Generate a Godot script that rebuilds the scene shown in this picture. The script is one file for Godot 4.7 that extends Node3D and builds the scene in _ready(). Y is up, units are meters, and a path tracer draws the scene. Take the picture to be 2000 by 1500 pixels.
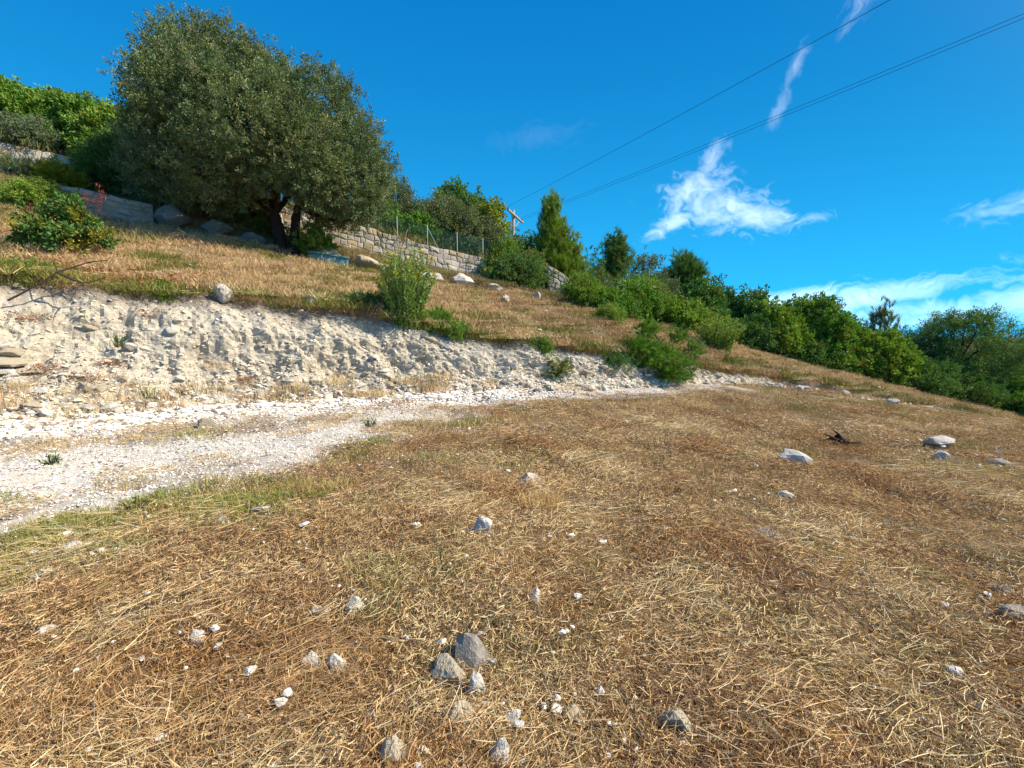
extends Node3D
# A mown limestone hillside: meadow, white track, cut bank, terrace with walls, oak and hedges.

const KNOT := [-30.0, -16, -8, -5, -3, -1, 1, 3, 5, 7, 9, 12, 15, 18, 21, 24, 27, 30, 34, 40, 52, 75]
# rails of the terrain, from the meadow in front up to the hill behind: offset across the slope (w) and height (h) at every knot along it (u)
const RAIL_W := [
	[-2.0, -2.0, -2.0, -2.0, -2.0, -2.0, -2.0, -2.0, -2.0, -2.0, -2.0, -2.0, -2.0, -2.0, -2.0, -2.0, -2.0, -2.0, -2.0, -2.0, -2.0, -2.0],
	[11.56, 10.86, 10.46, 10.31, 10.23, 10.55, 10.78, 10.64, 10.24, 9.81, 9.59, 9.43, 9.48, 9.52, 8.86, 7.71, 5.53, 4.48, 3.08, 0.98, 0.5, 0.5],
	[13.84, 13.56, 13.4, 13.34, 13.24, 13.03, 12.69, 12.23, 11.61, 11.05, 10.58, 10.17, 9.97, 9.8, 9.11, 7.99, 5.93, 4.72, 3.32, 1.22, 0.8, 0.8],
	[21.48, 20.36, 19.72, 19.47, 19.32, 19.28, 18.89, 18.28, 17.58, 16.88, 16.36, 15.54, 15.12, 14.77, 14.24, 13.07, 11.6, 9.66, 6.74, 4.64, 2.2, 2.2],
	[22.08, 20.96, 20.32, 20.06, 19.89, 19.84, 19.44, 18.82, 18.1, 17.4, 16.86, 15.96, 15.52, 15.17, 14.64, 13.47, 12.0, 10.06, 7.14, 5.04, 2.6, 2.6],
	[26.19, 25.49, 25.09, 24.78, 24.33, 23.88, 23.43, 22.98, 22.53, 22.04, 21.56, 20.84, 19.65, 18.56, 17.36, 16.16, 14.96, 13.76, 12.16, 9.76, 4.96, 4.1],
	[26.54, 25.84, 25.44, 25.13, 24.68, 24.23, 23.78, 23.33, 22.88, 22.39, 21.91, 21.19, 20.0, 18.91, 17.71, 16.51, 15.31, 14.11, 12.51, 10.11, 5.31, 4.45],
	[40.5, 39.8, 39.4, 39.1, 38.7, 38.2, 37.8, 37.3, 36.9, 36.4, 35.9, 35.2, 34.0, 32.9, 31.7, 30.5, 29.3, 28.1, 26.5, 24.1, 19.3, 18.5],
	[85.5, 84.8, 84.4, 84.1, 83.7, 83.2, 82.8, 82.3, 81.9, 81.4, 80.9, 80.2, 79.0, 77.9, 76.7, 75.5, 74.3, 73.1, 71.5, 69.1, 64.3, 63.5]]
const RAIL_H := [
	[0.5, 0.22, 0.08, 0.05, 0.03, 0.01, -0.01, -0.03, -0.09, -0.2, -0.37, -0.68, -1.03, -1.37, -1.71, -2.04, -2.37, -2.7, -3.21, -3.97, -5.5, -8.0],
	[0.49, 0.35, 0.27, 0.24, 0.21, 0.22, 0.25, 0.25, 0.23, 0.19, 0.16, 0.11, 0.05, -0.30, -0.80, -1.38, -2.10, -2.84, -3.82, -5.32, -8.32, -14.07],
	[4.32, 3.48, 3.0, 2.82, 2.67, 2.54, 2.45, 2.23, 1.71, 1.52, 1.22, 0.79, 0.42, 0.06, -0.46, -1.07, -1.84, -2.69, -3.69, -5.19, -8.19, -13.94],
	[7.38, 6.26, 5.62, 5.36, 5.15, 5.07, 4.72, 4.24, 3.85, 3.61, 3.34, 2.79, 2.29, 1.76, 1.08, 0.34, -0.45, -1.3, -2.4, -3.72, -6.36, -11.42],
	[8.18, 7.06, 6.42, 6.13, 5.9, 5.65, 5.21, 4.71, 4.29, 4.03, 3.74, 3.08, 2.44, 1.81, 1.13, 0.39, -0.4, -1.25, -2.35, -3.67, -6.31, -11.37],
	[9.73, 8.33, 7.53, 7.25, 6.9, 6.56, 6.21, 5.87, 5.52, 5.07, 4.67, 4.38, 3.58, 2.92, 1.33, 0.59, -0.2, -1.05, -2.15, -3.47, -6.11, -11.17],
	[10.93, 9.53, 8.73, 8.42, 8.05, 7.7, 7.34, 6.98, 6.62, 6.14, 5.7, 5.23, 3.93, 3.02, 1.43, 0.69, -0.1, -0.95, -2.05, -3.37, -6.01, -11.07],
	[15.43, 14.03, 13.1, 12.59, 12.09, 11.6, 11.1, 10.61, 10.12, 9.36, 8.62, 7.73, 5.6, 3.87, 1.67, 0.73, -0.25, -1.3, -2.66, -4.37, -7.01, -12.07],
	[18.4, 17.0, 15.6, 14.25, 13.2, 12.2, 11.2, 10.15, 9.1, 7.8, 6.4, 4.6, 1.6, -1.6, -5.3, -7.8, -9.4, -10.7, -12.4, -14.7, -18.3, -24.1]]
const EU := Vector2(0.860114, 0.510068)   # along the slope: (x, forward)
const EW := Vector2(-0.510068, 0.860114)  # up the slope
const U0 := -30.0
const STEP := 0.1
const TALUS := [[0.0, 0.0, 0.0], [0.36, 0.44, 0.24], [0.68, 0.64, 0.64], [1.0, 1.0, 1.0]]  # profile of the cut bank: along it, run, rise

var rw: Array[PackedFloat32Array] = []
var rh: Array[PackedFloat32Array] = []
var rng := RandomNumberGenerator.new()
var taken := {}
var n_soft := FastNoiseLite.new()
var n_fine := FastNoiseLite.new()
var n_cell := FastNoiseLite.new()
var n_patch := FastNoiseLite.new()
var M := {}
var clump := {}
var rocks: Array[ArrayMesh] = []
var pebbles: Array[ArrayMesh] = []


func _ready():
	rng.seed = 20240
	# ---- camera
	var cam := Camera3D.new()
	cam.name = "camera"
	cam.fov = 78.0
	cam.near = 0.05
	cam.far = 9000.0
	cam.position = Vector3(0, 1.55, 0)
	cam.rotation_degrees.x = -5.55
	add_child(cam)
	cam.current = true
	# ---- sky and exposure
	var env := Environment.new()
	env.background_mode = Environment.BG_SKY
	env.tonemap_mode = Environment.TONE_MAPPER_LINEAR
	env.tonemap_exposure = 1.55
	env.sdfgi_enabled = true
	env.ssao_enabled = true
	env.ssil_enabled = true
	var psm := ProceduralSkyMaterial.new()
	psm.sky_top_color = Color8(3, 97, 164)
	psm.sky_horizon_color = Color8(48, 182, 240)
	psm.sky_curve = 0.18
	psm.ground_horizon_color = Color8(48, 182, 240)
	psm.ground_curve = 0.012
	psm.ground_bottom_color = Color8(100, 90, 70)
	psm.sun_angle_max = 78.0
	psm.sun_curve = 0.26
	psm.sky_cover = clouds()
	var sky := Sky.new()
	sky.sky_material = psm
	env.sky = sky
	var we := WorldEnvironment.new()
	we.name = "sky"
	we.environment = env
	add_child(we)
	# ---- sun, from the right
	var sun := DirectionalLight3D.new()
	sun.name = "sun"
	sun.light_color = Color(1.0, 0.95, 0.86)
	sun.light_energy = 1.6
	sun.light_angular_distance = 0.5
	sun.shadow_enabled = true
	sun.directional_shadow_max_distance = 300.0
	add_child(sun)
	sun.look_at_from_position(Vector3(0.93, 0.86, 0.08) * 50.0, Vector3.ZERO)
	# ---- large structure
	build_noise()
	build_rails()
	build_materials()
	build_rock_shapes()
	build_clumps()
	build_terrain()
	build_distance()
	build_walls()
	build_fence()
	build_pole()
	# ---- plants
	build_oak()
	build_plants()
	build_herbs()
	# ---- stones and small things
	build_bank_stones()
	build_stones()
	build_small_things()
	# ---- ground cover
	build_gravel()
	build_straw()


# ------------------------------------------------------------------ helpers
func numbered(called: String) -> String:
	if not taken.has(called):
		taken[called] = 0
		return called
	taken[called] += 1
	return "%s_%03d" % [called, taken[called]]


func thing(called: String, label: String, category: String, at := Vector3.ZERO, group := "") -> Node3D:
	var o := Node3D.new()
	o.name = numbered(called)
	add_child(o)
	o.position = at
	tag(o, label, category, group)
	return o


func tag(o: Node3D, label: String, category: String, group := "") -> void:
	o.set_meta("label", label)
	o.set_meta("category", category)
	o.set_meta("kind", "thing")
	if group != "":
		o.set_meta("group", group)


func obj(called: String, mesh: Mesh, mat: Material, parent: Node = null) -> MeshInstance3D:
	var o := MeshInstance3D.new()
	o.mesh = mesh
	o.material_override = mat
	if parent == null or parent == self:
		o.name = numbered(called)
		add_child(o)
	else:
		o.name = called
		parent.add_child(o, true)
	return o


func structure(called: String, label: String, mesh: Mesh, mat: Material) -> MeshInstance3D:
	var o := obj(called, mesh, mat)
	o.set_meta("kind", "structure")
	o.set_meta("label", label)
	return o


func stuff(called: String, label: String, mesh: Mesh, mat: Material, xf: Array, tint: PackedColorArray, parent: Node = null) -> MultiMeshInstance3D:
	var mm := MultiMesh.new()
	mm.transform_format = MultiMesh.TRANSFORM_3D
	mm.use_colors = true
	mm.mesh = mesh
	mm.instance_count = xf.size()
	for i in xf.size():
		mm.set_instance_transform(i, xf[i])
		mm.set_instance_color(i, tint[i])
	var o := MultiMeshInstance3D.new()
	o.multimesh = mm
	o.material_override = mat
	if parent == null:
		o.name = numbered(called)
		add_child(o)
		o.set_meta("kind", "stuff")
		o.set_meta("label", label)
	else:
		o.name = called
		parent.add_child(o, true)
	return o


func ground_cover(called: String, label: String, meshes: Array, mat: Material, xf: Array, tint: PackedColorArray) -> void:
	# spread over the shapes of the kind, all under one object
	var root := Node3D.new()
	root.name = numbered(called)
	add_child(root)
	root.set_meta("kind", "stuff")
	root.set_meta("label", label)
	var k: int = meshes.size()
	for j in k:
		var sub := []
		var st := PackedColorArray()
		for i in range(j, xf.size(), k):
			sub.append(xf[i])
			st.append(tint[i])
		if sub.size():
			var o := stuff("cover", "", meshes[j], mat, sub, st, root)
			o.set_meta("kind", "stuff")


func rf(a: float, b: float) -> float:
	return rng.randf_range(a, b)


func pick(c: Color, spread: float, hue := 0.08) -> Color:
	var k := 1.0 + rf(-spread, spread)
	return Color(clampf(c.r * k * (1.0 + rf(-hue, hue)), 0, 1), clampf(c.g * k, 0, 1), clampf(c.b * k * (1.0 + rf(-hue, hue)), 0, 1))


# ------------------------------------------------------------------ sky
func clouds() -> ImageTexture:
	# thin cirrus: every cloud is a row of soft spots in (azimuth, elevation) degrees, torn by stretched noise
	var W := 4096
	var H := 2048
	var im := Image.create(W, H, false, Image.FORMAT_RGBA8)
	im.fill(Color(0.97, 0.93, 0.86, 0.0))
	var nz := FastNoiseLite.new()
	nz.seed = 5
	nz.fractal_octaves = 6
	nz.fractal_gain = 0.66
	nz.frequency = 1.0
	var wr := FastNoiseLite.new()
	wr.seed = 9
	wr.fractal_octaves = 4
	wr.frequency = 1.0
	# [strength, grain along, grain across, tilt of the grain, spots of azimuth, elevation, radius along, radius across, tilt]
	var list := [
		[0.56, 0.26, 0.8, -8.0, [[22.6, 13.8, 5.8, 2.3, -10.0], [20.4, 15.8, 3.6, 1.7, 8.0], [26.8, 12.5, 3.8, 1.4, -14.0], [18.4, 12.6, 3.4, 1.0, 24.0]]],
		[0.34, 0.25, 0.8, 62.0, [[22.0, 18.2, 2.4, 1.0, 66.0]]],
		[0.22, 0.25, 0.8, 62.0, [[28.0, 21.8, 2.0, 0.7, 62.0], [29.4, 25.0, 1.8, 0.6, 66.0]]],
		[0.28, 0.25, 0.8, 64.0, [[35.2, 30.0, 3.4, 1.2, 60.0], [36.4, 33.6, 3.0, 1.4, 76.0], [38.0, 31.6, 3.0, 0.7, 44.0]]],
		[0.22, 0.4, 1.0, 0.0, [[32.0, 11.8, 1.5, 0.5, 0.0]]],
		[0.34, 0.3, 0.9, 8.0, [[47.8, 11.2, 4.6, 1.2, 8.0], [45.5, 10.4, 2.4, 0.7, -6.0]]],
		[0.58, 0.10, 0.75, 5.0, [[27.0, 3.5, 8.0, 1.2, 5.0], [32.0, 4.2, 6.0, 1.1, 6.0], [37.5, 4.0, 8.0, 1.3, 10.0], [41.5, 2.3, 9.0, 1.4, 3.0], [48.5, 3.2, 8.0, 1.7, 6.0], [57.0, 3.2, 9.0, 1.8, 3.0]]],
		[0.03, 0.2, 0.8, 20.0, [[-26.0, 22.0, 7.0, 1.6, 24.0], [-29.0, 16.0, 2.4, 1.0, 10.0], [3.0, 22.0, 6.0, 1.4, 6.0]]],
		[0.40, 0.12, 0.8, 6.0, [[80.0, 9.0, 12.0, 2.2, 5.0], [104.0, 16.0, 12.0, 3.0, 12.0]]],
		[0.34, 0.14, 0.8, 6.0, [[-96.0, 12.0, 14.0, 2.4, 8.0], [170.0, 20.0, 14.0, 3.4, 14.0], [-150.0, 8.0, 13.0, 2.0, 4.0]]]]
	for c in list:
		var lo := Vector2(999, 999)
		var hi := Vector2(-999, -999)
		for s in c[4]:
			var r: float = maxf(s[2], s[3]) * 2.6
			lo = Vector2(minf(lo.x, s[0] - r), minf(lo.y, s[1] - r))
			hi = Vector2(maxf(hi.x, s[0] + r), maxf(hi.y, s[1] + r))
		lo.y = maxf(lo.y, 0.2)
		var ct := cos(deg_to_rad(c[3]))
		var sn := sin(deg_to_rad(c[3]))
		var spots := []
		for s in c[4]:
			spots.append([s[0], s[1], 1.0 / (s[2] * s[2]), 1.0 / (s[3] * s[3]), cos(deg_to_rad(s[4])), sin(deg_to_rad(s[4]))])
		for py in range(int((90.0 - hi.y) / 180.0 * H), int((90.0 - lo.y) / 180.0 * H)):
			var el := 90.0 - (py + 0.5) / H * 180.0
			for qx in range(int(floor(lo.x / 360.0 * W)), int(hi.x / 360.0 * W)):
				var az := (qx + 0.5) / W * 360.0
				var e := 0.0
				for s in spots:
					var dx: float = az - s[0]
					var dy: float = el - s[1]
					var a: float = dx * s[4] + dy * s[5]
					var b: float = -dx * s[5] + dy * s[4]
					var d2: float = a * a * s[2] + b * b * s[3]
					if d2 < 6.0:
						e = maxf(e, exp(-d2))
				if e < 0.01:
					continue
				var wx := wr.get_noise_2d(az * 0.16, el * 0.16) * 2.4
				var wy := wr.get_noise_2d(az * 0.16 + 40.0, el * 0.16) * 2.4
				var ga: float = ((az + wx) * ct + (el + wy) * sn) * c[1]
				var gb: float = (-(az + wx) * sn + (el + wy) * ct) * c[2]
				var n := nz.get_noise_2d(ga, gb) * 0.5 + 0.5
				var v: float = c[0] * clampf((e * 1.35 + (n - 0.5) * 1.8 - 0.40) * 0.72, 0.0, 1.0)
				v *= smoothstep(0.01, 0.2, e)
				if v > 0.004:
					var xx := posmod(qx, W)
					var old := im.get_pixel(xx, py).a
					im.set_pixel(xx, py, Color(0.97, 0.93, 0.86, old + v * (1.0 - old)))
	return ImageTexture.create_from_image(im)


# ------------------------------------------------------------------ terrain
func build_noise() -> void:
	n_soft.seed = 11
	n_soft.frequency = 1.0
	n_soft.fractal_octaves = 3
	n_fine.seed = 23
	n_fine.frequency = 1.0
	n_fine.fractal_octaves = 4
	n_cell.seed = 31
	n_cell.noise_type = FastNoiseLite.TYPE_CELLULAR
	n_cell.cellular_return_type = FastNoiseLite.RETURN_DISTANCE2_SUB
	n_cell.frequency = 1.0
	n_cell.fractal_octaves = 2
	n_patch.seed = 47
	n_patch.frequency = 1.0
	n_patch.fractal_octaves = 4
	n_patch.fractal_gain = 0.55


func build_rails() -> void:
	var count := int((75.0 - U0) / STEP) + 1
	for r in RAIL_W.size():
		var a := PackedFloat32Array()
		var b := PackedFloat32Array()
		a.resize(count)
		b.resize(count)
		var k := 0
		for i in count:
			var u := U0 + i * STEP
			while k < KNOT.size() - 2 and u > KNOT[k + 1]:
				k += 1
			var t: float = (u - KNOT[k]) / (KNOT[k + 1] - KNOT[k])
			a[i] = lerpf(RAIL_W[r][k], RAIL_W[r][k + 1], t)
			b[i] = lerpf(RAIL_H[r][k], RAIL_H[r][k + 1], t)
		# round the corners at the knots
		for pass_no in 2:
			var a2 := a.duplicate()
			var b2 := b.duplicate()
			for i in range(6, count - 6):
				var sa := 0.0
				var sb := 0.0
				for j in range(-6, 7, 2):
					sa += a[i + j]
					sb += b[i + j]
				a2[i] = sa / 7.0
				b2[i] = sb / 7.0
			a = a2
			b = b2
		rw.append(a)
		rh.append(b)


func rail(r: int, u: float) -> Vector2:
	var f := clampf((u - U0) / STEP, 0.0, rw[r].size() - 1.001)
	var i := int(f)
	var t := f - i
	return Vector2(lerpf(rw[r][i], rw[r][i + 1], t), lerpf(rh[r][i], rh[r][i + 1], t))


func to_uw(x: float, d: float) -> Vector2:
	return Vector2(x * EU.x + d * EU.y, x * EW.x + d * EW.y)


func to_xz(u: float, w: float) -> Vector2:
	return Vector2(u * EU.x + w * EW.x, u * EU.y + w * EW.y)


func bumps(x: float, d: float) -> float:
	return n_soft.get_noise_2d(x * 0.35, d * 0.35) * 0.10 + n_soft.get_noise_2d(x * 1.6 + 9.0, d * 1.6) * 0.045 + n_fine.get_noise_2d(x * 5.0, d * 5.0) * 0.014


func profile(s: float, u: float) -> Vector2:
	# run and rise of the cut bank; on the left it is one even slope of rubble
	var soft := clampf((-0.5 - u) / 3.0, 0.0, 0.75)
	for i in 3:
		if s <= TALUS[i + 1][0]:
			var t: float = (s - TALUS[i][0]) / (TALUS[i + 1][0] - TALUS[i][0])
			return Vector2(lerpf(lerpf(TALUS[i][1], TALUS[i + 1][1], t), s, soft), lerpf(lerpf(TALUS[i][2], TALUS[i + 1][2], t), s, soft))
	return Vector2.ONE


func point(u: float, k: int, s: float) -> Vector3:
	# the terrain between rail k and the next, at the share s of the way
	var a := rail(k, u)
	var b := rail(k + 1, u)
	var w := lerpf(a.x, b.x, s)
	var h := lerpf(a.y, b.y, s)
	if k == 1:
		var p := profile(s, u)
		w = lerpf(a.x, b.x, p.x)
		h = lerpf(a.y, b.y, p.y)
		var tall := clampf((b.y - a.y) / 1.6, 0.1, 1.3)
		var env := pow(maxf(sin(s * PI), 0.0), 0.6) * tall
		var scarp := smoothstep(0.2, 0.42, s) * (1.0 - smoothstep(0.6, 0.8, s)) * smoothstep(-2.5, 0.5, u)
		var out := n_soft.get_noise_2d(u * 0.7, s * 1.5) * 0.32
		out += (n_cell.get_noise_2d(u * 1.7, s * 5.0) + 0.6) * 0.06
		out += (n_cell.get_noise_2d(u * 6.0 + 30.0, s * 14.0) + 0.6) * 0.035
		out += n_fine.get_noise_2d(u * 3.0, s * 5.5 + u) * 0.08 * scarp
		out += n_fine.get_noise_2d(u * 5.0 + s * 6.0, s * 11.0 - u * 2.0) * 0.07
		out += n_fine.get_noise_2d(u * 8.0, s * 20.0) * 0.045
		w -= out * env * 0.75
		h += out * env * 0.45
	if k == 3:
		h = lerpf(a.y, b.y, smoothstep(0.0, 0.7, s))
	var xd := to_xz(u, w)
	h += bumps(xd.x, xd.y)
	return Vector3(xd.x, h, -xd.y)


func ground(x: float, d: float) -> float:
	var q := to_uw(x, d)
	for k in rw.size() - 1:
		var b := rail(k + 1, q.x)
		if q.y <= b.x or k == rw.size() - 2:
			var a := rail(k, q.x)
			var s := (q.y - a.x) / maxf(b.x - a.x, 0.01)
			if k == 1:
				var lo := 0.0
				var hi := 1.0
				for n in 12:
					var m := (lo + hi) * 0.5
					if profile(m, q.x).x < s:
						lo = m
					else:
						hi = m
				var h := lerpf(a.y, b.y, profile(lo, q.x).y) + bumps(x, d)
				return h
			if k == 3:
				return lerpf(a.y, b.y, smoothstep(0.0, 0.7, s)) + bumps(x, d)
			return lerpf(a.y, b.y, s) + bumps(x, d)
	return 0.0


func on_ground(x: float, d: float, lift := 0.0) -> Vector3:
	return Vector3(x, ground(x, d) + lift, -d)


func track_edge(u: float) -> float:
	# near edge of the white track, as w
	var t := [[-30.0, 4.6], [-1.5, 4.95], [0.2, 5.44], [1.75, 6.4], [4.2, 8.0], [6.2, 8.7], [10.0, 8.6], [13.0, 9.0], [15.0, 10.0], [80.0, 12.0]]
	for i in t.size() - 1:
		if u <= t[i + 1][0]:
			return lerpf(t[i][1], t[i + 1][1], (u - t[i][0]) / (t[i + 1][0] - t[i][0]))
	return 12.0


func track_share(x: float, d: float) -> float:
	# how far inside the track a place is, ragged at the edge (above 0: white gravel)
	var q := to_uw(x, d)
	return (q.y - track_edge(q.x)) + n_patch.get_noise_2d(x * 0.9, d * 0.9) * 1.1 + n_fine.get_noise_2d(x * 3.0, d * 3.0) * 0.35


func litter_strip(x: float, d: float) -> float:
	var q := to_uw(x, d)
	var mid := 8.3 + n_patch.get_noise_2d(q.x * 0.5, 3.0) * 0.7
	return exp(-pow((q.y - mid) / 0.55, 2.0)) * smoothstep(3.0, 0.0, q.x) + n_patch.get_noise_2d(x * 1.3 + 50.0, d * 1.3) * 0.55


const WHITE := Color(0.70, 0.66, 0.58)
const CREAM := Color(0.72, 0.66, 0.54)
const DUST := Color(0.64, 0.605, 0.555)
const SOIL := Color(0.18, 0.115, 0.07)
const TOPSOIL := Color(0.25, 0.20, 0.16)
const STRAWY := Color(0.46, 0.33, 0.17)


func tint_at(k: int, u: float, s: float, p: Vector3) -> Color:
	var d := -p.z
	var a := n_patch.get_noise_2d(p.x * 0.5, d * 0.5)
	var b := n_fine.get_noise_2d(p.x * 4.0, d * 4.0)
	if k == 0:
		var t := smoothstep(-0.7, 0.9, track_share(p.x, d) + b * 0.6)
		var c := SOIL.lerp(STRAWY, clampf(0.45 + a * 0.9 + b * 0.4, 0, 1))
		var g := DUST.lerp(TOPSOIL, clampf(litter_strip(p.x, d) * 0.8 - 0.15 + b * 0.5, 0, 0.75))
		if u > 14.0:
			c = c.lerp(Color(0.40, 0.36, 0.30), clampf(n_patch.get_noise_2d(p.x * 0.8 + 7.0, d * 0.8) * 1.6 - 0.1, 0, 0.7) * smoothstep(5.0, 7.5, to_uw(p.x, d).y))
		return c.lerp(g, t)
	if k == 1:
		var c := WHITE.lerp(CREAM, clampf(0.55 + a * 1.1 - u * 0.02, 0, 1))
		c = c.lerp(Color(0.42, 0.35, 0.26), clampf(n_patch.get_noise_2d(u * 0.9, s * 3.0 + 20.0) * 1.3 - 0.22 + b * 0.35, 0, 0.45))
		var top := maxf(smoothstep(0.80 + a * 0.14, 0.97, s + b * 0.06), smoothstep(15.5, 18.0, u))
		c = c.lerp(TOPSOIL, top * 0.85)
		var foot := smoothstep(0.16, 0.03, s + a * 0.08) * smoothstep(4.0, 1.0, u)
		return c.lerp(STRAWY, clampf(foot * (0.3 + a), 0, 0.6))
	if k == 2 or k == 3:
		var c := SOIL.lerp(STRAWY, clampf(0.65 + a * 0.8 + b * 0.4, 0, 1))
		var stony := clampf(n_patch.get_noise_2d(p.x * 0.7 + 70.0, d * 0.7) * 1.8 - 0.35 + b * 0.5, 0, 0.7)
		return c.lerp(Color(0.45, 0.40, 0.33), stony)
	return SOIL.lerp(Color(0.18, 0.17, 0.07), clampf(0.4 + a, 0, 1))


func sheet(k: int, us: PackedFloat32Array, rows: int, flat: bool, keep := 0) -> ArrayMesh:
	# keep: 0 all, 1 only the track, 2 all but the track
	var nu := us.size()
	var pos := PackedVector3Array()
	var col := PackedColorArray()
	pos.resize(nu * (rows + 1))
	col.resize(nu * (rows + 1))
	for j in rows + 1:
		for i in nu:
			var s := float(j) / rows
			var p := point(us[i], k, s)
			pos[j * nu + i] = p
			col[j * nu + i] = tint_at(k, us[i], s, p)
	var st := SurfaceTool.new()
	st.begin(Mesh.PRIMITIVE_TRIANGLES)
	st.set_smooth_group(-1 if flat else 0)
	if flat:
		for j in rows:
			for i in nu - 1:
				var a := j * nu + i
				var q := [a, a + nu, a + 1, a + 1, a + nu, a + nu + 1] if (i + j) % 2 else [a, a + nu, a + nu + 1, a, a + nu + 1, a + 1]
				for v in q:
					st.set_color(col[v])
					st.add_vertex(pos[v])
		st.generate_normals()
		return st.commit()
	for v in pos.size():
		st.set_color(col[v])
		st.add_vertex(pos[v])
	for j in rows:
		for i in nu - 1:
			var a := j * nu + i
			if keep > 0:
				var m := (pos[a] + pos[a + nu + 1]) * 0.5
				var on := track_share(m.x, -m.z) > 0.0
				if on != (keep == 1):
					continue
			for v in [a, a + nu, a + 1, a + 1, a + nu, a + nu + 1]:
				st.add_index(v)
	st.generate_normals()
	return st.commit()


func columns(from: float, to: float, near_step: float) -> PackedFloat32Array:
	var us := PackedFloat32Array()
	var u := from
	while u < to:
		us.append(u)
		u += near_step if u > -9.0 and u < 22.0 else near_step * 3.0
	us.append(to)
	return us


func build_terrain() -> void:
	structure("meadow", "mown meadow of dry straw sloping away to the right", sheet(0, columns(-20, 60, 0.12), 110, false, 2), M.soil)
	structure("gravel_track", "white limestone gravel track along the foot of the cut bank", sheet(0, columns(-20, 60, 0.12), 110, false, 1), M.gravel)
	structure("cut_bank", "white limestone bank cut into the hillside behind the track", sheet(1, columns(-16, 45, 0.07), 56, true), M.rock)
	structure("terrace", "grassy terrace of dry golden grass above the cut bank", sheet(2, columns(-20, 60, 0.15), 50, false), M.soil)
	structure("terrace_ledge", "narrow ledge at the back of the terrace", sheet(3, columns(-20, 60, 0.3), 6, false), M.soil)
	structure("upper_slope", "weedy slope below the upper stone wall", sheet(4, columns(-22, 60, 0.35), 14, false), M.soil)
	structure("wall_backfill", "earth behind the upper stone wall", sheet(5, columns(-24, 70, 0.6), 3, false), M.soil)
	structure("hillside", "wooded hillside above the upper stone wall", sheet(6, columns(-28, 74, 0.9), 12, false), M.soil)
	structure("hilltop", "far side of the wooded hill", sheet(7, columns(-28, 74, 1.2), 10, false), M.soil)
	# the meadow behind the camera
	var st := SurfaceTool.new()
	st.begin(Mesh.PRIMITIVE_TRIANGLES)
	st.set_color(STRAWY)
	var us := columns(-20, 60, 1.0)
	for i in us.size() - 1:
		var a := point(us[i], 0, 0.0)
		var b := point(us[i + 1], 0, 0.0)
		var e := to_xz(us[i], -40.0)
		var f := to_xz(us[i + 1], -40.0)
		var c := Vector3(e.x, a.y - 3.0, -e.y)
		var g := Vector3(f.x, b.y - 3.0, -f.y)
		for v in [c, a, g, g, a, b]:
			st.add_vertex(v)
	st.generate_normals()
	structure("lower_meadow", "dry meadow below the place the camera stands", st.commit(), M.soil)


func build_distance() -> void:
	# valley floor and far wooded hills, down to the horizon
	var st := SurfaceTool.new()
	st.begin(Mesh.PRIMITIVE_TRIANGLES)
	st.set_smooth_group(0)
	var rings := [0.0, 60.0, 100.0, 160.0, 260.0, 420.0, 700.0, 1100.0, 1700.0, 2500.0, 3500.0, 5000.0, 8000.0]
	var n := 144
	for r in rings.size():
		for i in n + 1:
			var a := TAU * i / n
			var x: float = cos(a) * rings[r]
			var z: float = sin(a) * rings[r]
			var y: float = -26.0 - 200.0 * smoothstep(60.0, 1800.0, rings[r])
			y += n_soft.get_noise_2d(x * 0.0011, z * 0.0011) * 55.0 * smoothstep(500.0, 2500.0, rings[r]) + n_soft.get_noise_2d(x * 0.006, z * 0.006) * 14.0 * smoothstep(100.0, 700.0, rings[r])
			st.set_color(Color(0.05, 0.075, 0.045).lerp(Color(0.09, 0.10, 0.05), n_fine.get_noise_2d(x * 0.01, z * 0.01) + 0.4))
			st.add_vertex(Vector3(x, y, z))
	for r in rings.size() - 1:
		for i in n:
			var a := r * (n + 1) + i
			for v in [a, a + n + 1, a + 1, a + 1, a + n + 1, a + n + 2]:
				st.add_index(v)
	st.generate_normals()
	structure("far_hills", "distant wooded hills and valley beyond the trees", st.commit(), M.far)


# ------------------------------------------------------------------ materials
func noise_map(freq: float, octaves: int, lo: Color, hi: Color, seed_no: int, size := 512, cell := false) -> NoiseTexture2D:
	var n := FastNoiseLite.new()
	n.seed = seed_no
	n.frequency = freq
	n.fractal_octaves = octaves
	n.fractal_gain = 0.6
	if cell:
		n.noise_type = FastNoiseLite.TYPE_CELLULAR
		n.cellular_return_type = FastNoiseLite.RETURN_DISTANCE2_SUB
	var t := NoiseTexture2D.new()
	t.width = size
	t.height = size
	t.seamless = true
	t.noise = n
	var g := Gradient.new()
	g.set_color(0, lo)
	g.set_color(1, hi)
	t.color_ramp = g
	return t


func surface(color: Color, rough: float) -> StandardMaterial3D:
	var m := StandardMaterial3D.new()
	m.albedo_color = color.linear_to_srgb()
	m.roughness = rough
	m.metallic_specular = 0.3
	return m


func earth(map: Texture2D, relief: Texture2D, scale: float, cm: float) -> StandardMaterial3D:
	var m := surface(Color.WHITE, 0.95)
	m.vertex_color_use_as_albedo = true
	m.albedo_texture = map
	m.heightmap_enabled = true
	m.heightmap_texture = relief
	m.heightmap_scale = cm
	m.uv1_triplanar = true
	m.uv1_world_triplanar = true
	m.uv1_scale = Vector3.ONE * scale
	return m


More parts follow.
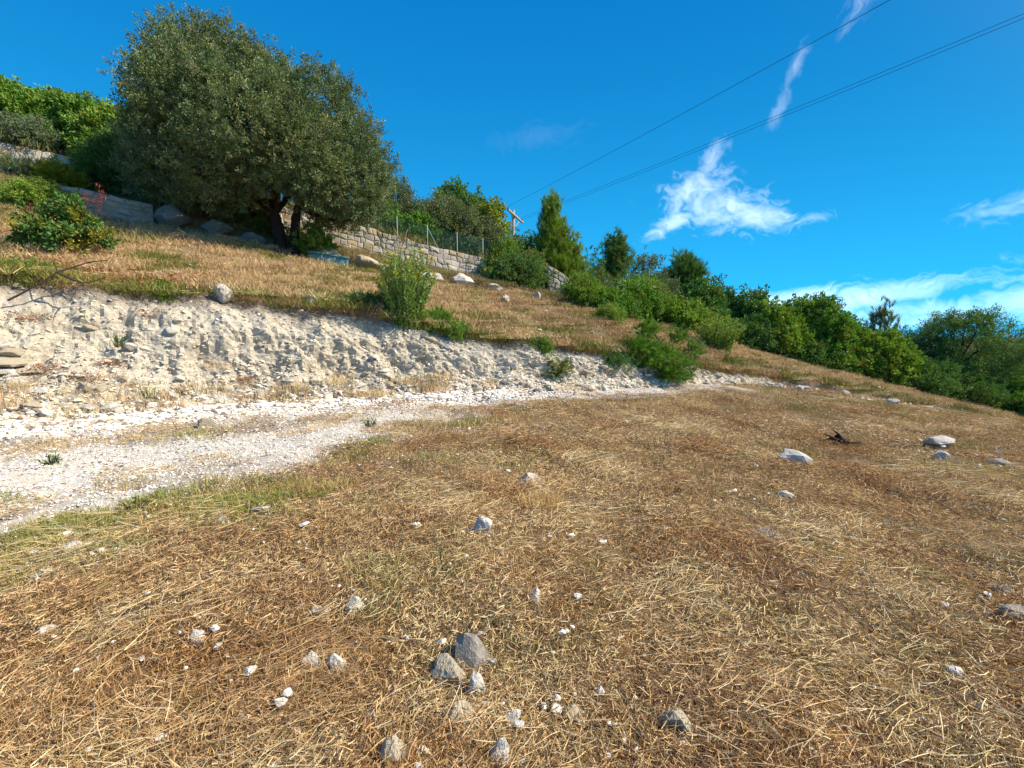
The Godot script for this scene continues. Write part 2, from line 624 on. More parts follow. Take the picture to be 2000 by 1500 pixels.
func build_materials() -> void:
	var grain := noise_map(0.02, 6, Color(0.62, 0.60, 0.58), Color.WHITE, 3, 1024)
	var relief := noise_map(0.03, 6, Color.BLACK, Color.WHITE, 4, 1024)
	var stones := noise_map(0.045, 3, Color.BLACK, Color.WHITE, 6, 1024, true)
	M.soil = earth(grain, relief, 0.9, 2.5)
	M.gravel = earth(noise_map(0.03, 6, Color(0.80, 0.79, 0.77), Color.WHITE, 13, 512), stones, 0.9, 1.2)
	M.rock = earth(grain, stones, 0.7, 2.5)
	M.far = surface(Color.WHITE, 1.0)
	M.far.vertex_color_use_as_albedo = true
	M.stone = earth(grain, relief, 2.2, 1.0)
	for k in 4:
		var m: StandardMaterial3D = M.stone.duplicate()
		m.vertex_color_use_as_albedo = false
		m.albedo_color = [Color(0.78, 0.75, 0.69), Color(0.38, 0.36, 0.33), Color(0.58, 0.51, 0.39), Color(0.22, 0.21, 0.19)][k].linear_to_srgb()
		M["stone_%d" % k] = m
	M.pebble = surface(Color.WHITE, 0.95)
	M.pebble.vertex_color_use_as_albedo = true
	M.leaf = surface(Color.WHITE, 0.5)
	M.leaf.vertex_color_use_as_albedo = true
	M.leaf.cull_mode = BaseMaterial3D.CULL_DISABLED
	M.leaf.backlight_enabled = true
	M.leaf.backlight = Color(0.68, 0.74, 0.45)
	M.dry = surface(Color.WHITE, 0.75)
	M.dry.vertex_color_use_as_albedo = true
	M.dry.cull_mode = BaseMaterial3D.CULL_DISABLED
	M.dry.backlight_enabled = true
	M.dry.backlight = Color(0.6, 0.55, 0.42)
	M.bark = earth(grain, relief, 3.0, 2.0)
	M.bark.vertex_color_use_as_albedo = false
	M.bark.albedo_color = Color(0.075, 0.06, 0.05).linear_to_srgb()
	M.wood = earth(grain, relief, 4.0, 1.0)
	M.wood.vertex_color_use_as_albedo = false
	M.wood.albedo_color = Color(0.10, 0.075, 0.06).linear_to_srgb()
	M.pole = surface(Color(0.27, 0.265, 0.25), 0.9)
	M.steel = surface(Color(0.24, 0.28, 0.27), 0.55)
	M.steel.metallic = 0.2
	M.green_wire = surface(Color(0.05, 0.14, 0.12), 0.5)
	M.cable = surface(Color(0.03, 0.035, 0.04), 0.6)
	M.teal = earth(noise_map(0.05, 5, Color(0.5, 0.55, 0.56), Color.WHITE, 8, 256), relief, 3.0, 0.3)
	M.teal.vertex_color_use_as_albedo = false
	M.teal.albedo_color = Color(0.22, 0.42, 0.46).linear_to_srgb()
	M.teal.roughness = 0.6
	M.teal_rim = surface(Color(0.10, 0.26, 0.29), 0.6)
	M.mortar = earth(grain, relief, 2.0, 1.5)
	M.mortar.vertex_color_use_as_albedo = false
	M.mortar.albedo_color = Color(0.56, 0.50, 0.41).linear_to_srgb()


# ------------------------------------------------------------------ shapes
func rock_shape(seed_no: int, detail: int, squash: Vector3, rough: float) -> ArrayMesh:
	# a broken stone: a ball cut by random planes, then roughened; radius about 0.5
	var r := RandomNumberGenerator.new()
	r.seed = seed_no
	var planes := []
	for i in 8 + detail:
		var n := Vector3(r.randfn(), r.randfn(), r.randfn()).normalized()
		planes.append([n, r.randf_range(0.24, 0.48)])
	var v := [Vector3(0, 1, 0), Vector3(0, -1, 0), Vector3(1, 0, 0), Vector3(-1, 0, 0), Vector3(0, 0, 1), Vector3(0, 0, -1)]
	var f := [[0, 2, 4], [0, 5, 2], [0, 3, 5], [0, 4, 3], [1, 4, 2], [1, 2, 5], [1, 5, 3], [1, 3, 4]]
	for level in detail:
		var mid := {}
		var nf := []
		for t in f:
			var m := []
			for e in 3:
				var a: int = t[e]
				var b: int = t[(e + 1) % 3]
				var key := Vector2i(mini(a, b), maxi(a, b))
				if not mid.has(key):
					mid[key] = v.size()
					v.append(((v[a] + v[b]) * 0.5).normalized())
				m.append(mid[key])
			nf.append_array([[t[0], m[0], m[2]], [t[1], m[1], m[0]], [t[2], m[2], m[1]], [m[0], m[1], m[2]]])
		f = nf
	var out := []
	for p in v:
		var dist := 0.62
		for q in planes:
			var c: float = p.dot(q[0])
			if c > 0.05:
				dist = minf(dist, q[1] / c)
		dist *= 1.0 + n_fine.get_noise_3d(p.x * 2.2 + seed_no, p.y * 2.2, p.z * 2.2) * rough
		out.append(p * dist * squash)
	var st := SurfaceTool.new()
	st.begin(Mesh.PRIMITIVE_TRIANGLES)
	st.set_smooth_group(-1)
	st.set_color(Color.WHITE)
	for t in f:
		for i in [0, 2, 1]:
			st.add_vertex(out[t[i]])
	st.generate_normals()
	return st.commit()


func build_rock_shapes() -> void:
	for i in 10:
		rocks.append(rock_shape(100 + i, 2 + i % 2, Vector3(1.0, rf(0.75, 1.0), rf(0.75, 1.0)), 0.11))
	for i in 8:
		pebbles.append(rock_shape(300 + i, 1, Vector3(1.0, rf(0.5, 0.85), rf(0.7, 1.0)), 0.1))


func tube(st: SurfaceTool, path: Array, radii: Array, sides := 7) -> void:
	var rings := []
	for i in path.size():
		var t: Vector3 = (path[mini(i + 1, path.size() - 1)] - path[maxi(i - 1, 0)]).normalized()
		var a := t.cross(Vector3(0.31, 0.12, 0.94)).normalized()
		if a.length() < 0.5:
			a = t.cross(Vector3.RIGHT).normalized()
		var b := t.cross(a)
		var ring := []
		for s in sides:
			var g := TAU * s / sides
			ring.append(path[i] + (a * cos(g) + b * sin(g)) * radii[i])
		rings.append(ring)
	for i in rings.size() - 1:
		for s in sides:
			var s2 := (s + 1) % sides
			for p in [rings[i][s], rings[i][s2], rings[i + 1][s], rings[i + 1][s], rings[i][s2], rings[i + 1][s2]]:
				st.add_vertex(p)


func new_st(smooth := -1) -> SurfaceTool:
	var st := SurfaceTool.new()
	st.begin(Mesh.PRIMITIVE_TRIANGLES)
	st.set_smooth_group(smooth)
	return st


func done(st: SurfaceTool) -> ArrayMesh:
	st.generate_normals()
	return st.commit()


func box(st: SurfaceTool, xf: Transform3D, size: Vector3, chamfer := 0.0) -> void:
	# a box with chamfered edges along its length (x)
	var h := size * 0.5
	var c := chamfer
	var ring := [Vector2(-h.y, -h.z + c), Vector2(-h.y + c, -h.z), Vector2(h.y - c, -h.z), Vector2(h.y, -h.z + c), Vector2(h.y, h.z - c), Vector2(h.y - c, h.z), Vector2(-h.y + c, h.z), Vector2(-h.y, h.z - c)]
	var n := ring.size()
	for i in n:
		var a: Vector2 = ring[i]
		var b: Vector2 = ring[(i + 1) % n]
		if a.is_equal_approx(b):
			continue
		var p := [Vector3(-h.x, a.x, a.y), Vector3(h.x, a.x, a.y), Vector3(-h.x, b.x, b.y), Vector3(-h.x, b.x, b.y), Vector3(h.x, a.x, a.y), Vector3(h.x, b.x, b.y)]
		for v in p:
			st.add_vertex(xf * v)
		for v in [Vector3(h.x, 0, 0), Vector3(h.x, b.x, b.y), Vector3(h.x, a.x, a.y), Vector3(-h.x, 0, 0), Vector3(-h.x, a.x, a.y), Vector3(-h.x, b.x, b.y)]:
			st.add_vertex(xf * v)


func leaf(st: SurfaceTool, base: Vector3, dir: Vector3, side: Vector3, length: float, width: float, fold: float, c: Color) -> void:
	var up := dir.cross(side).normalized() * width * fold
	var mid := base + dir * length * 0.45
	st.set_color(c)
	var tip := base + dir * length - up * 0.6
	var l := mid + side * width * 0.5 + up
	var r := mid - side * width * 0.5 + up
	for v in [base, l, tip, base, tip, r]:
		st.add_vertex(v)


func rand_dir() -> Vector3:
	return Vector3(rng.randfn(), rng.randfn(), rng.randfn()).normalized()


func across(d: Vector3) -> Vector3:
	return d.cross(rand_dir()).normalized()


func leaf_clump(count: int, radius: float, length: float, width: float, spread: float) -> ArrayMesh:
	# leaves round a short twig that points along +y; colours vary a little from leaf to leaf
	var st := new_st()
	for i in count:
		var y := rf(-0.5, 1.0) * radius
		var d := (rand_dir() * spread + Vector3.UP * 0.8).normalized()
		var base := Vector3(rf(-0.5, 0.5) * radius, y, rf(-0.5, 0.5) * radius)
		var k := rf(0.72, 1.28)
		leaf(st, base, d, across(d), length * rf(0.7, 1.2), width * rf(0.8, 1.15), 0.22, Color(k * rf(0.92, 1.08), k, k * rf(0.8, 1.1)))
	return done(st)


func blade(st: SurfaceTool, base: Vector3, dir: Vector3, side: Vector3, length: float, width: float, bend: Vector3, c: Color, pieces := 2) -> void:
	# a narrow strip that bends and ends in a point
	st.set_color(c)
	var p := base
	var d := dir
	var hw := side * width * 0.5
	for i in pieces:
		var q := p + d * (length / pieces)
		d = (d + bend).normalized()
		if i == pieces - 1:
			for v in [p - hw, p + hw, q]:
				st.add_vertex(v)
		else:
			for v in [p - hw, p + hw, q - hw * 0.85, q - hw * 0.85, p + hw, q + hw * 0.85]:
				st.add_vertex(v)
			hw *= 0.85
		p = q


func needle_clump(count: int, length: float, width: float, open: float) -> ArrayMesh:
	var st := new_st()
	for i in count:
		var d := (rand_dir() * open + Vector3.UP).normalized()
		var k := rf(0.7, 1.3)
		blade(st, Vector3(0, rf(-0.6, 0.3) * length, 0), d, across(d), length * rf(0.7, 1.15), width, Vector3(0, 0.1, 0), Color(k, k, k * rf(0.8, 1.1)), 1)
	return done(st)


func build_clumps() -> void:
	clump.oak = [leaf_clump(20, 0.10, 0.062, 0.032, 0.9), leaf_clump(20, 0.11, 0.058, 0.030, 1.0), leaf_clump(18, 0.09, 0.066, 0.032, 0.8)]
	clump.broad = [leaf_clump(14, 0.14, 0.12, 0.062, 1.0), leaf_clump(14, 0.13, 0.11, 0.066, 1.1), leaf_clump(12, 0.14, 0.13, 0.06, 0.9)]
	clump.lance = [leaf_clump(16, 0.13, 0.13, 0.026, 0.7), leaf_clump(16, 0.12, 0.12, 0.024, 0.8)]
	clump.needle = [needle_clump(44, 0.20, 0.009, 0.55), needle_clump(44, 0.18, 0.009, 0.65)]
	clump.fine = [needle_clump(32, 0.16, 0.011, 0.6), needle_clump(32, 0.2, 0.011, 0.5)]
	clump.locust = [leaf_clump(22, 0.2, 0.07, 0.03, 1.3), leaf_clump(20, 0.22, 0.075, 0.03, 1.3)]


# ------------------------------------------------------------------ walls
func table(t: Array, u: float) -> float:
	if u <= t[0][0]:
		return t[0][1]
	for i in t.size() - 1:
		if u <= t[i + 1][0]:
			return lerpf(t[i][1], t[i + 1][1], (u - t[i][0]) / (t[i + 1][0] - t[i][0]))
	return t[-1][1]


func wall_point(w: Dictionary, u: float, v: float, out: float) -> Vector3:
	# a place on the face of a wall that follows a rail: v from 0 at the foot to 1 at the top, out towards the camera
	var r := rail(w.rail, u)
	var tall := table(w.tall, u)
	var n := n_soft.get_noise_2d(u * 0.5, w.rail * 7.0) * 0.08
	var q := to_xz(u, r.x + w.set + n + v * tall * 0.08 - out)
	return Vector3(q.x, r.y - 0.12 + v * (tall + 0.12), -q.y)


func wall_stone(w: Dictionary, poly: Array, c: Color, proud: float) -> ArrayMesh:
	# one stone: its outline drawn in by the joint, its face proud and bevelled
	var mid := Vector2.ZERO
	for p in poly:
		mid += p / poly.size()
	var st := new_st()
	st.set_color(c)
	var n := poly.size()
	var back := []
	var edge := []
	var face := []
	for p in poly:
		var to_mid: Vector2 = (mid - p)
		var tall := table(w.tall, p.x)
		var len_m := Vector2(to_mid.x, to_mid.y * tall).length()
		var q: Vector2 = p + to_mid * clampf(w.joint / maxf(len_m, 0.02), 0.0, 0.45)
		var q2: Vector2 = p + to_mid * clampf((w.joint + 0.035) / maxf(len_m, 0.02), 0.0, 0.6)
		back.append(wall_point(w, q.x, q.y, -0.12))
		edge.append(wall_point(w, q.x, q.y, proud * 0.45))
		face.append(wall_point(w, q2.x, q2.y, proud * rf(0.8, 1.15)))
	var top := wall_point(w, mid.x + rf(-0.02, 0.02), mid.y, proud * rf(1.0, 1.35))
	for i in n:
		var j := (i + 1) % n
		for p in [back[i], edge[i], back[j], back[j], edge[i], edge[j], edge[i], face[i], edge[j], edge[j], face[i], face[j], face[i], top, face[j]]:
			st.add_vertex(p)
	return done(st)


func masonry(root: Node3D, w: Dictionary, u0: float, u1: float, rows: int, length: float) -> void:
	# courses of irregular stones that share their jittered corners
	var edges := []
	for r in rows + 1:
		edges.append([])
	var cuts := []
	for r in rows:
		var c := [u0]
		var u := u0 + length * rf(0.4, 1.0)
		while u < u1 - length * 0.4:
			c.append(u)
			u += length * rf(0.62, 1.45)
		c.append(u1)
		cuts.append(c)
	var corner := {}
	for r in rows:
		for i in cuts[r].size():
			for e in [r, r + 1]:
				var key := Vector3i(r, i, e)
				var ju: float = 0.0 if i == 0 or i == cuts[r].size() - 1 else rf(-0.16, 0.16) * length
				var jv: float = 0.0 if e == 0 or e == rows else rf(-0.24, 0.24) / rows
				if e == rows:
					jv = rf(-0.06, 0.05)
				corner[key] = Vector2(cuts[r][i] + ju, float(e) / rows + jv)
	for r in rows:
		for i in cuts[r].size() - 1:
			var poly := [corner[Vector3i(r, i, r)]]
			if r > 0:
				for k in range(1, cuts[r - 1].size() - 1):
					var p: Vector2 = corner[Vector3i(r - 1, k, r)]
					if p.x > corner[Vector3i(r, i, r)].x + 0.03 and p.x < corner[Vector3i(r, i + 1, r)].x - 0.03:
						poly.append(p)
			poly.append(corner[Vector3i(r, i + 1, r)])
			poly.append(corner[Vector3i(r, i + 1, r + 1)])
			if r < rows - 1:
				for k in range(cuts[r + 1].size() - 2, 0, -1):
					var p: Vector2 = corner[Vector3i(r + 1, k, r + 1)]
					if p.x > corner[Vector3i(r, i, r + 1)].x + 0.03 and p.x < corner[Vector3i(r, i + 1, r + 1)].x - 0.03:
						poly.append(p)
			poly.append(corner[Vector3i(r, i, r + 1)])
			var t := rng.randf()
			var c := Color(0.60, 0.56, 0.49)
			if t < 0.10:
				c = Color(0.58, 0.47, 0.30)
			elif t < 0.34:
				c = Color(0.50, 0.47, 0.42)
			elif t < 0.55:
				c = Color(0.68, 0.64, 0.57)
			obj("stone", wall_stone(w, poly, pick(c * w.shade, 0.14, 0.05), rf(0.012, 0.045)), M.stone, root)


func wall_core(root: Node3D, w: Dictionary, u0: float, u1: float) -> void:
	var st := new_st()
	var n := int((u1 - u0) / 0.4) + 1
	for i in n:
		var a := lerpf(u0, u1, float(i) / n)
		var b := lerpf(u0, u1, float(i + 1) / n)
		var p := [wall_point(w, a, -0.2, 0.0), wall_point(w, b, -0.2, 0.0), wall_point(w, a, 0.98, 0.0), wall_point(w, b, 0.98, 0.0), wall_point(w, a, 0.98, -0.6), wall_point(w, b, 0.98, -0.6)]
		for k in [0, 2, 1, 1, 2, 3, 2, 4, 3, 3, 4, 5]:
			st.add_vertex(p[k])
	obj("mortar_core", done(st), M.mortar, root)


func build_walls() -> void:
	var w := {"rail": 5, "set": -0.12, "joint": 0.010, "shade": 1.3, "tall": [[-8, 1.25], [-3, 1.2], [5, 1.15], [8.5, 1.1], [12, 0.95], [13.5, 0.8]]}
	var t := thing("stone_wall", "pale limestone wall below the bright green bushes at the left edge", "wall")
	wall_core(t, w, -10.0, -2.5)
	masonry(t, w, -10.0, -2.5, 5, 0.36)
	t = thing("stone_wall", "long pale limestone retaining wall right of the oak with a green fence on top", "wall")
	wall_core(t, w, 1.6, 13.6)
	masonry(t, w, 1.6, 13.6, 5, 0.31)
	t = thing("dry_stone_wall", "low grey dry stone wall in the shade at the left foot of the oak", "wall")
	w = {"rail": 3, "set": -0.10, "joint": 0.03, "shade": 0.9, "tall": [[-10, 0.95], [-5, 0.85], [-2, 0.7]]}
	wall_core(t, w, -4.65, -1.9)
	masonry(t, w, -4.65, -1.9, 5, 0.34)
	t = thing("rubble_wall", "loose wall of white rubble right of the dense green bush", "wall")
	w = {"rail": 5, "set": -0.6, "joint": 0.03, "shade": 1.05, "tall": [[13.4, 1.35], [14.2, 1.1], [15, 0.7]]}
	wall_core(t, w, 13.7, 15.0)
	masonry(t, w, 13.7, 15.0, 5, 0.26)
	t = thing("garden_wall", "short pale wall of small stones behind the yellow-flowered weeds", "wall")
	w = {"rail": 5, "set": -0.3, "joint": 0.02, "shade": 1.0, "tall": [[15, 0.75], [17, 0.8], [18, 0.65]]}
	wall_core(t, w, 15.2, 17.8)
	masonry(t, w, 15.2, 17.8, 4, 0.3)


# ------------------------------------------------------------------ fence, pole
func rod(st: SurfaceTool, a: Vector3, b: Vector3, r: float, sides := 3) -> void:
	tube(st, [a, b], [r, r], sides)


func build_fence() -> void:
	var t := thing("wire_fence", "green chain-link fence on thin grey posts along the top of the pale stone wall", "fence")
	var us := [2.4, 4.1, 5.75, 7.0, 8.36, 9.75, 11.0, 12.3, 13.5]
	var feet := []
	for u in us:
		var r := rail(6, u)
		var q := to_xz(u, r.x - 0.05)
		feet.append(Vector3(q.x, r.y - 0.05, -q.y))
	for f in feet:
		var st := new_st(0)
		tube(st, [f - Vector3.UP * 0.2, f + Vector3.UP * 1.12, f + Vector3.UP * 1.13], [0.022, 0.022, 0.004], 6)
		obj("post", done(st), M.steel, t)
	for i in feet.size() - 1:
		var a: Vector3 = feet[i]
		var b: Vector3 = feet[i + 1]
		var along := b - a
		var run := along.length()
		var st := new_st()
		var tall := 1.05
		var pitch := 0.07
		var n := int((run + tall) / pitch)
		for k in n:
			var x0 := k * pitch - tall
			for s in 2:
				# rising wires, then falling ones
				var lo := maxf(x0, 0.0)
				var hi := minf(x0 + tall, run)
				if hi - lo < 0.02:
					continue
				var y0 := lo - x0
				var y1 := hi - x0
				if s == 1:
					y0 = tall - y0
					y1 = tall - y1
				rod(st, a + along * (lo / run) + Vector3.UP * y0, a + along * (hi / run) + Vector3.UP * y1, 0.0055)
		var m := obj("wire_mesh", done(st), M.green_wire, t)
		m.set_meta("kind", "stuff")
		st = new_st()
		rod(st, a + Vector3.UP * 1.06, b + Vector3.UP * 1.06, 0.004)
		rod(st, a + Vector3.UP * 0.55, b + Vector3.UP * 0.55, 0.003)
		obj("tension_wire", done(st), M.green_wire, t)
	var st := new_st(0)
	rod(st, feet[4] + Vector3.UP * 1.0, feet[4].lerp(feet[5], 0.4) + Vector3.UP * 0.02, 0.016, 5)
	obj("brace", done(st), M.steel, t)


func build_pole() -> void:
	var t := thing("utility_pole", "grey utility pole with a slanting crossarm above the hillside trees", "utility pole", Vector3(0.13, 1.6, -40))
	var o := t.position
	var st := new_st(0)
	tube(st, [Vector3(0, -0.5, 0), Vector3(0, 10.35, 0), Vector3(0, 10.36, 0)], [0.17, 0.11, 0.0], 8)
	obj("post", done(st), M.pole, t)
	var a := Vector3(-0.32, 11.5, -38.0) - o
	var b := Vector3(0.92, 11.46, -42.0) - o
	st = new_st()
	var d := (b - a).normalized()
	var xf := Transform3D(Basis(d, Vector3.UP, d.cross(Vector3.UP)), (a + b) * 0.5)
	box(st, xf, Vector3((b - a).length(), 0.17, 0.14), 0.015)
	obj("crossarm", done(st), M.pole, t)
	st = new_st()
	rod(st, Vector3(0.04, 8.9, -0.1), a.lerp(b, 0.82), 0.04, 5)
	rod(st, Vector3(-0.04, 8.9, 0.1), a.lerp(b, 0.24), 0.04, 5)
	obj("brace", done(st), M.pole, t)
	for k in [0.02, 0.9, 0.97]:
		st = new_st(0)
		var p: Vector3 = a.lerp(b, k)
		tube(st, [p + Vector3.UP * 0.06, p + Vector3.UP * 0.12, p + Vector3.UP * 0.14, p + Vector3.UP * 0.2, p + Vector3.UP * 0.22, p + Vector3.UP * 0.28], [0.02, 0.02, 0.06, 0.03, 0.06, 0.02], 8)
		obj("insulator", done(st), M.steel, t)
	var wires := [[a.lerp(b, 0.02) + o + Vector3.UP * 0.27, Vector3(9.65, 10.14, -13), "upper single power cable crossing the sky"],
		[a.lerp(b, 0.9) + o + Vector3.UP * 0.27, Vector3(16.13, 11.72, -16), "higher one of the two close power cables reaching the right edge of the sky"],
		[a.lerp(b, 0.97) + o + Vector3.UP * 0.2, Vector3(16.15, 11.59, -16), "lower one of the two close power cables reaching the right edge of the sky"]]
	for w in wires:
		st = new_st()
		var path := []
		var rad := []
		for i in 41:
			var s := i / 20.0
			path.append(w[0].lerp(w[1], s) - Vector3.UP * 0.35 * (1.0 - pow(s - 1.0, 2.0)) + Vector3.UP * 0.35 * s)
			rad.append(0.008)
		tube(st, path, rad, 5)
		tag(obj("power_cable", done(st), M.cable), w[2], "cable", "power cables")


# ------------------------------------------------------------------ trees
func crown(lobes: Array, count: int, size: float, col: Color, vary: float, odd: Color, odd_share: float, low := -99.0, lean := Vector3.UP, spray := 4, ragged := 0.22) -> Array:
	# sprays of clumps through the outer part of a row of lobes [centre, radii]
	var xf := []
	var tint := PackedColorArray()
	var weight := []
	var sum := 0.0
	for l in lobes:
		sum += l[1].x * l[1].y + l[1].x * l[1].z
		weight.append(sum)
	var tries := 0
	while xf.size() < count and tries < count * 3:
		tries += 1
		var pickw := rng.randf() * sum
		var k := 0
		while weight[k] < pickw:
			k += 1
		var c: Vector3 = lobes[k][0]
		var r: Vector3 = lobes[k][1]
		var d := rand_dir()
		var depth := 1.0 - 0.42 * pow(rng.randf(), 1.8)
		depth *= 1.0 + ragged * n_soft.get_noise_3d(d.x * 1.6 + c.x, d.y * 1.6 + c.y, d.z * 1.6 + c.z)
		var p := c + d * r * depth
		if p.y < low:
			continue
		var inside := false
		for j in lobes.size():
			if j != k and ((p - lobes[j][0]) / lobes[j][1]).length_squared() < 0.36:
				inside = true
				break
		if inside:
			continue
		var spray_col := pick(col, vary, 0.1)
		if rng.randf() < odd_share:
			spray_col = pick(odd, vary, 0.1)
		for s in rng.randi_range(spray - 1, spray + 2):
			var q := p + rand_dir() * size * rf(0.04, 0.17) * sqrt(spray)
			if q.y < low:
				continue
			var y := (d * 0.9 + lean * 0.5 + rand_dir() * 0.7).normalized()
			var x := across(y)
			var sc := size * rf(0.75, 1.3)
			xf.append(Transform3D(Basis(x * sc, y * sc, x.cross(y) * sc), q))
			var kk := rf(0.88, 1.12)
			tint.append(Color(spray_col.r * kk, spray_col.g * kk, spray_col.b * kk))
	return [xf, tint]


func put_foliage(root: Node3D, kind: String, c: Array, called := "foliage") -> void:
	var shapes: Array = clump[kind]
	var o := stuff(called, "", shapes[taken.size() % shapes.size()], M.leaf, c[0], c[1], root)
	o.set_meta("kind", "stuff")


func limb(st: SurfaceTool, a: Vector3, b: Vector3, r0: float, r1: float, sag := 0.12) -> void:
	var path := []
	var rad := []
	var off := across((b - a).normalized()) * (b - a).length() * sag
	for i in 7:
		var s := i / 6.0
		path.append(a.lerp(b, s) + off * sin(s * PI) + rand_dir() * r0 * 0.15 * sin(s * PI))
		rad.append(lerpf(r0, r1, s))
	tube(st, path, rad, 7)


func build_oak() -> void:
	var base := on_ground(-7.97, 16.75, -0.1)
	var t := thing("holm_oak", "huge dark olive-green oak with a broad dense crown on the terrace", "tree", base)
	# lobes: across, up, forward (towards the camera), radius
	var L := [[-3.0, 7.3, 0.0, 1.55], [-4.2, 6.5, -0.6, 1.5], [-1.7, 7.0, 0.2, 1.5], [-0.3, 6.3, 0.0, 1.4], [1.5, 5.8, -0.2, 1.45], [2.5, 4.3, -0.2, 1.4], [2.8, 2.75, -0.2, 1.15], [3.1, 3.7, -1.0, 0.95],
		[-4.7, 5.0, -0.8, 1.45], [-5.2, 3.5, -1.2, 1.35], [-2.5, 5.2, 1.0, 2.0], [-0.2, 4.5, 1.4, 2.0], [1.2, 3.7, 1.2, 1.4], [-1.9, 3.1, 1.3, 1.6], [-3.8, 3.1, 0.4, 1.6], [0.35, 3.1, 1.5, 0.9],
		[1.9, 2.5, 0.6, 0.85], [2.6, 1.5, -0.3, 0.75], [-4.1, 1.7, -0.6, 1.4], [-2.9, 1.7, 0.2, 1.0], [-5.7, 2.4, -1.8, 1.1], [-2.5, 5.5, -1.8, 1.9], [0.6, 4.6, -1.8, 1.9], [-3.6, 3.4, -2.2, 1.7], [1.4, 3.2, -2.0, 1.5], [-1.0, 6.4, -1.4, 1.6]]
	var lobes := []
	for l in L:
		lobes.append([Vector3(l[0] * (0.84 if l[0] < 0.0 else 0.9), l[1] * (0.84 if l[0] < -1.0 else 0.83), l[2] * 0.9), Vector3(l[3], l[3] * 0.95, l[3]) * 0.9])
	var st := new_st(0)
	var fork := Vector3(-0.12, 1.35, 0.1)
	limb(st, Vector3(0, -0.3, 0), fork, 0.24, 0.17, 0.03)
	limb(st, Vector3(0.42, -0.3, -0.1), Vector3(0.62, 1.7, -0.1), 0.19, 0.13, 0.05)
	limb(st, Vector3(-0.6, -0.3, -0.5), Vector3(-1.3, 1.8, -0.6), 0.2, 0.13, 0.05)
	for i in 26:
		var c: Vector3 = lobes[i][0]
		var from := fork if c.x < 0.6 and c.x > -2.2 else (Vector3(0.62, 1.7, -0.1) if c.x >= 0.6 else Vector3(-1.3, 1.8, -0.6))
		limb(st, from, c, 0.10, 0.02, 0.12)
	obj("trunk", done(st), M.bark, t)
	put_foliage(t, "oak", crown(lobes, 27000, 1.2, Color(0.17, 0.225, 0.105), 0.36, Color(0.27, 0.295, 0.145), 0.25, 1.15, Vector3.UP, 8, 0.08))


const GREENS := [Color(0.165, 0.30, 0.045), Color(0.12, 0.225, 0.06), Color(0.22, 0.33, 0.05), Color(0.17, 0.21, 0.105), Color(0.12, 0.225, 0.06), Color(0.22, 0.26, 0.075), Color(0.13, 0.21, 0.10), Color(0.33, 0.37, 0.045), Color(0.19, 0.25, 0.15)]
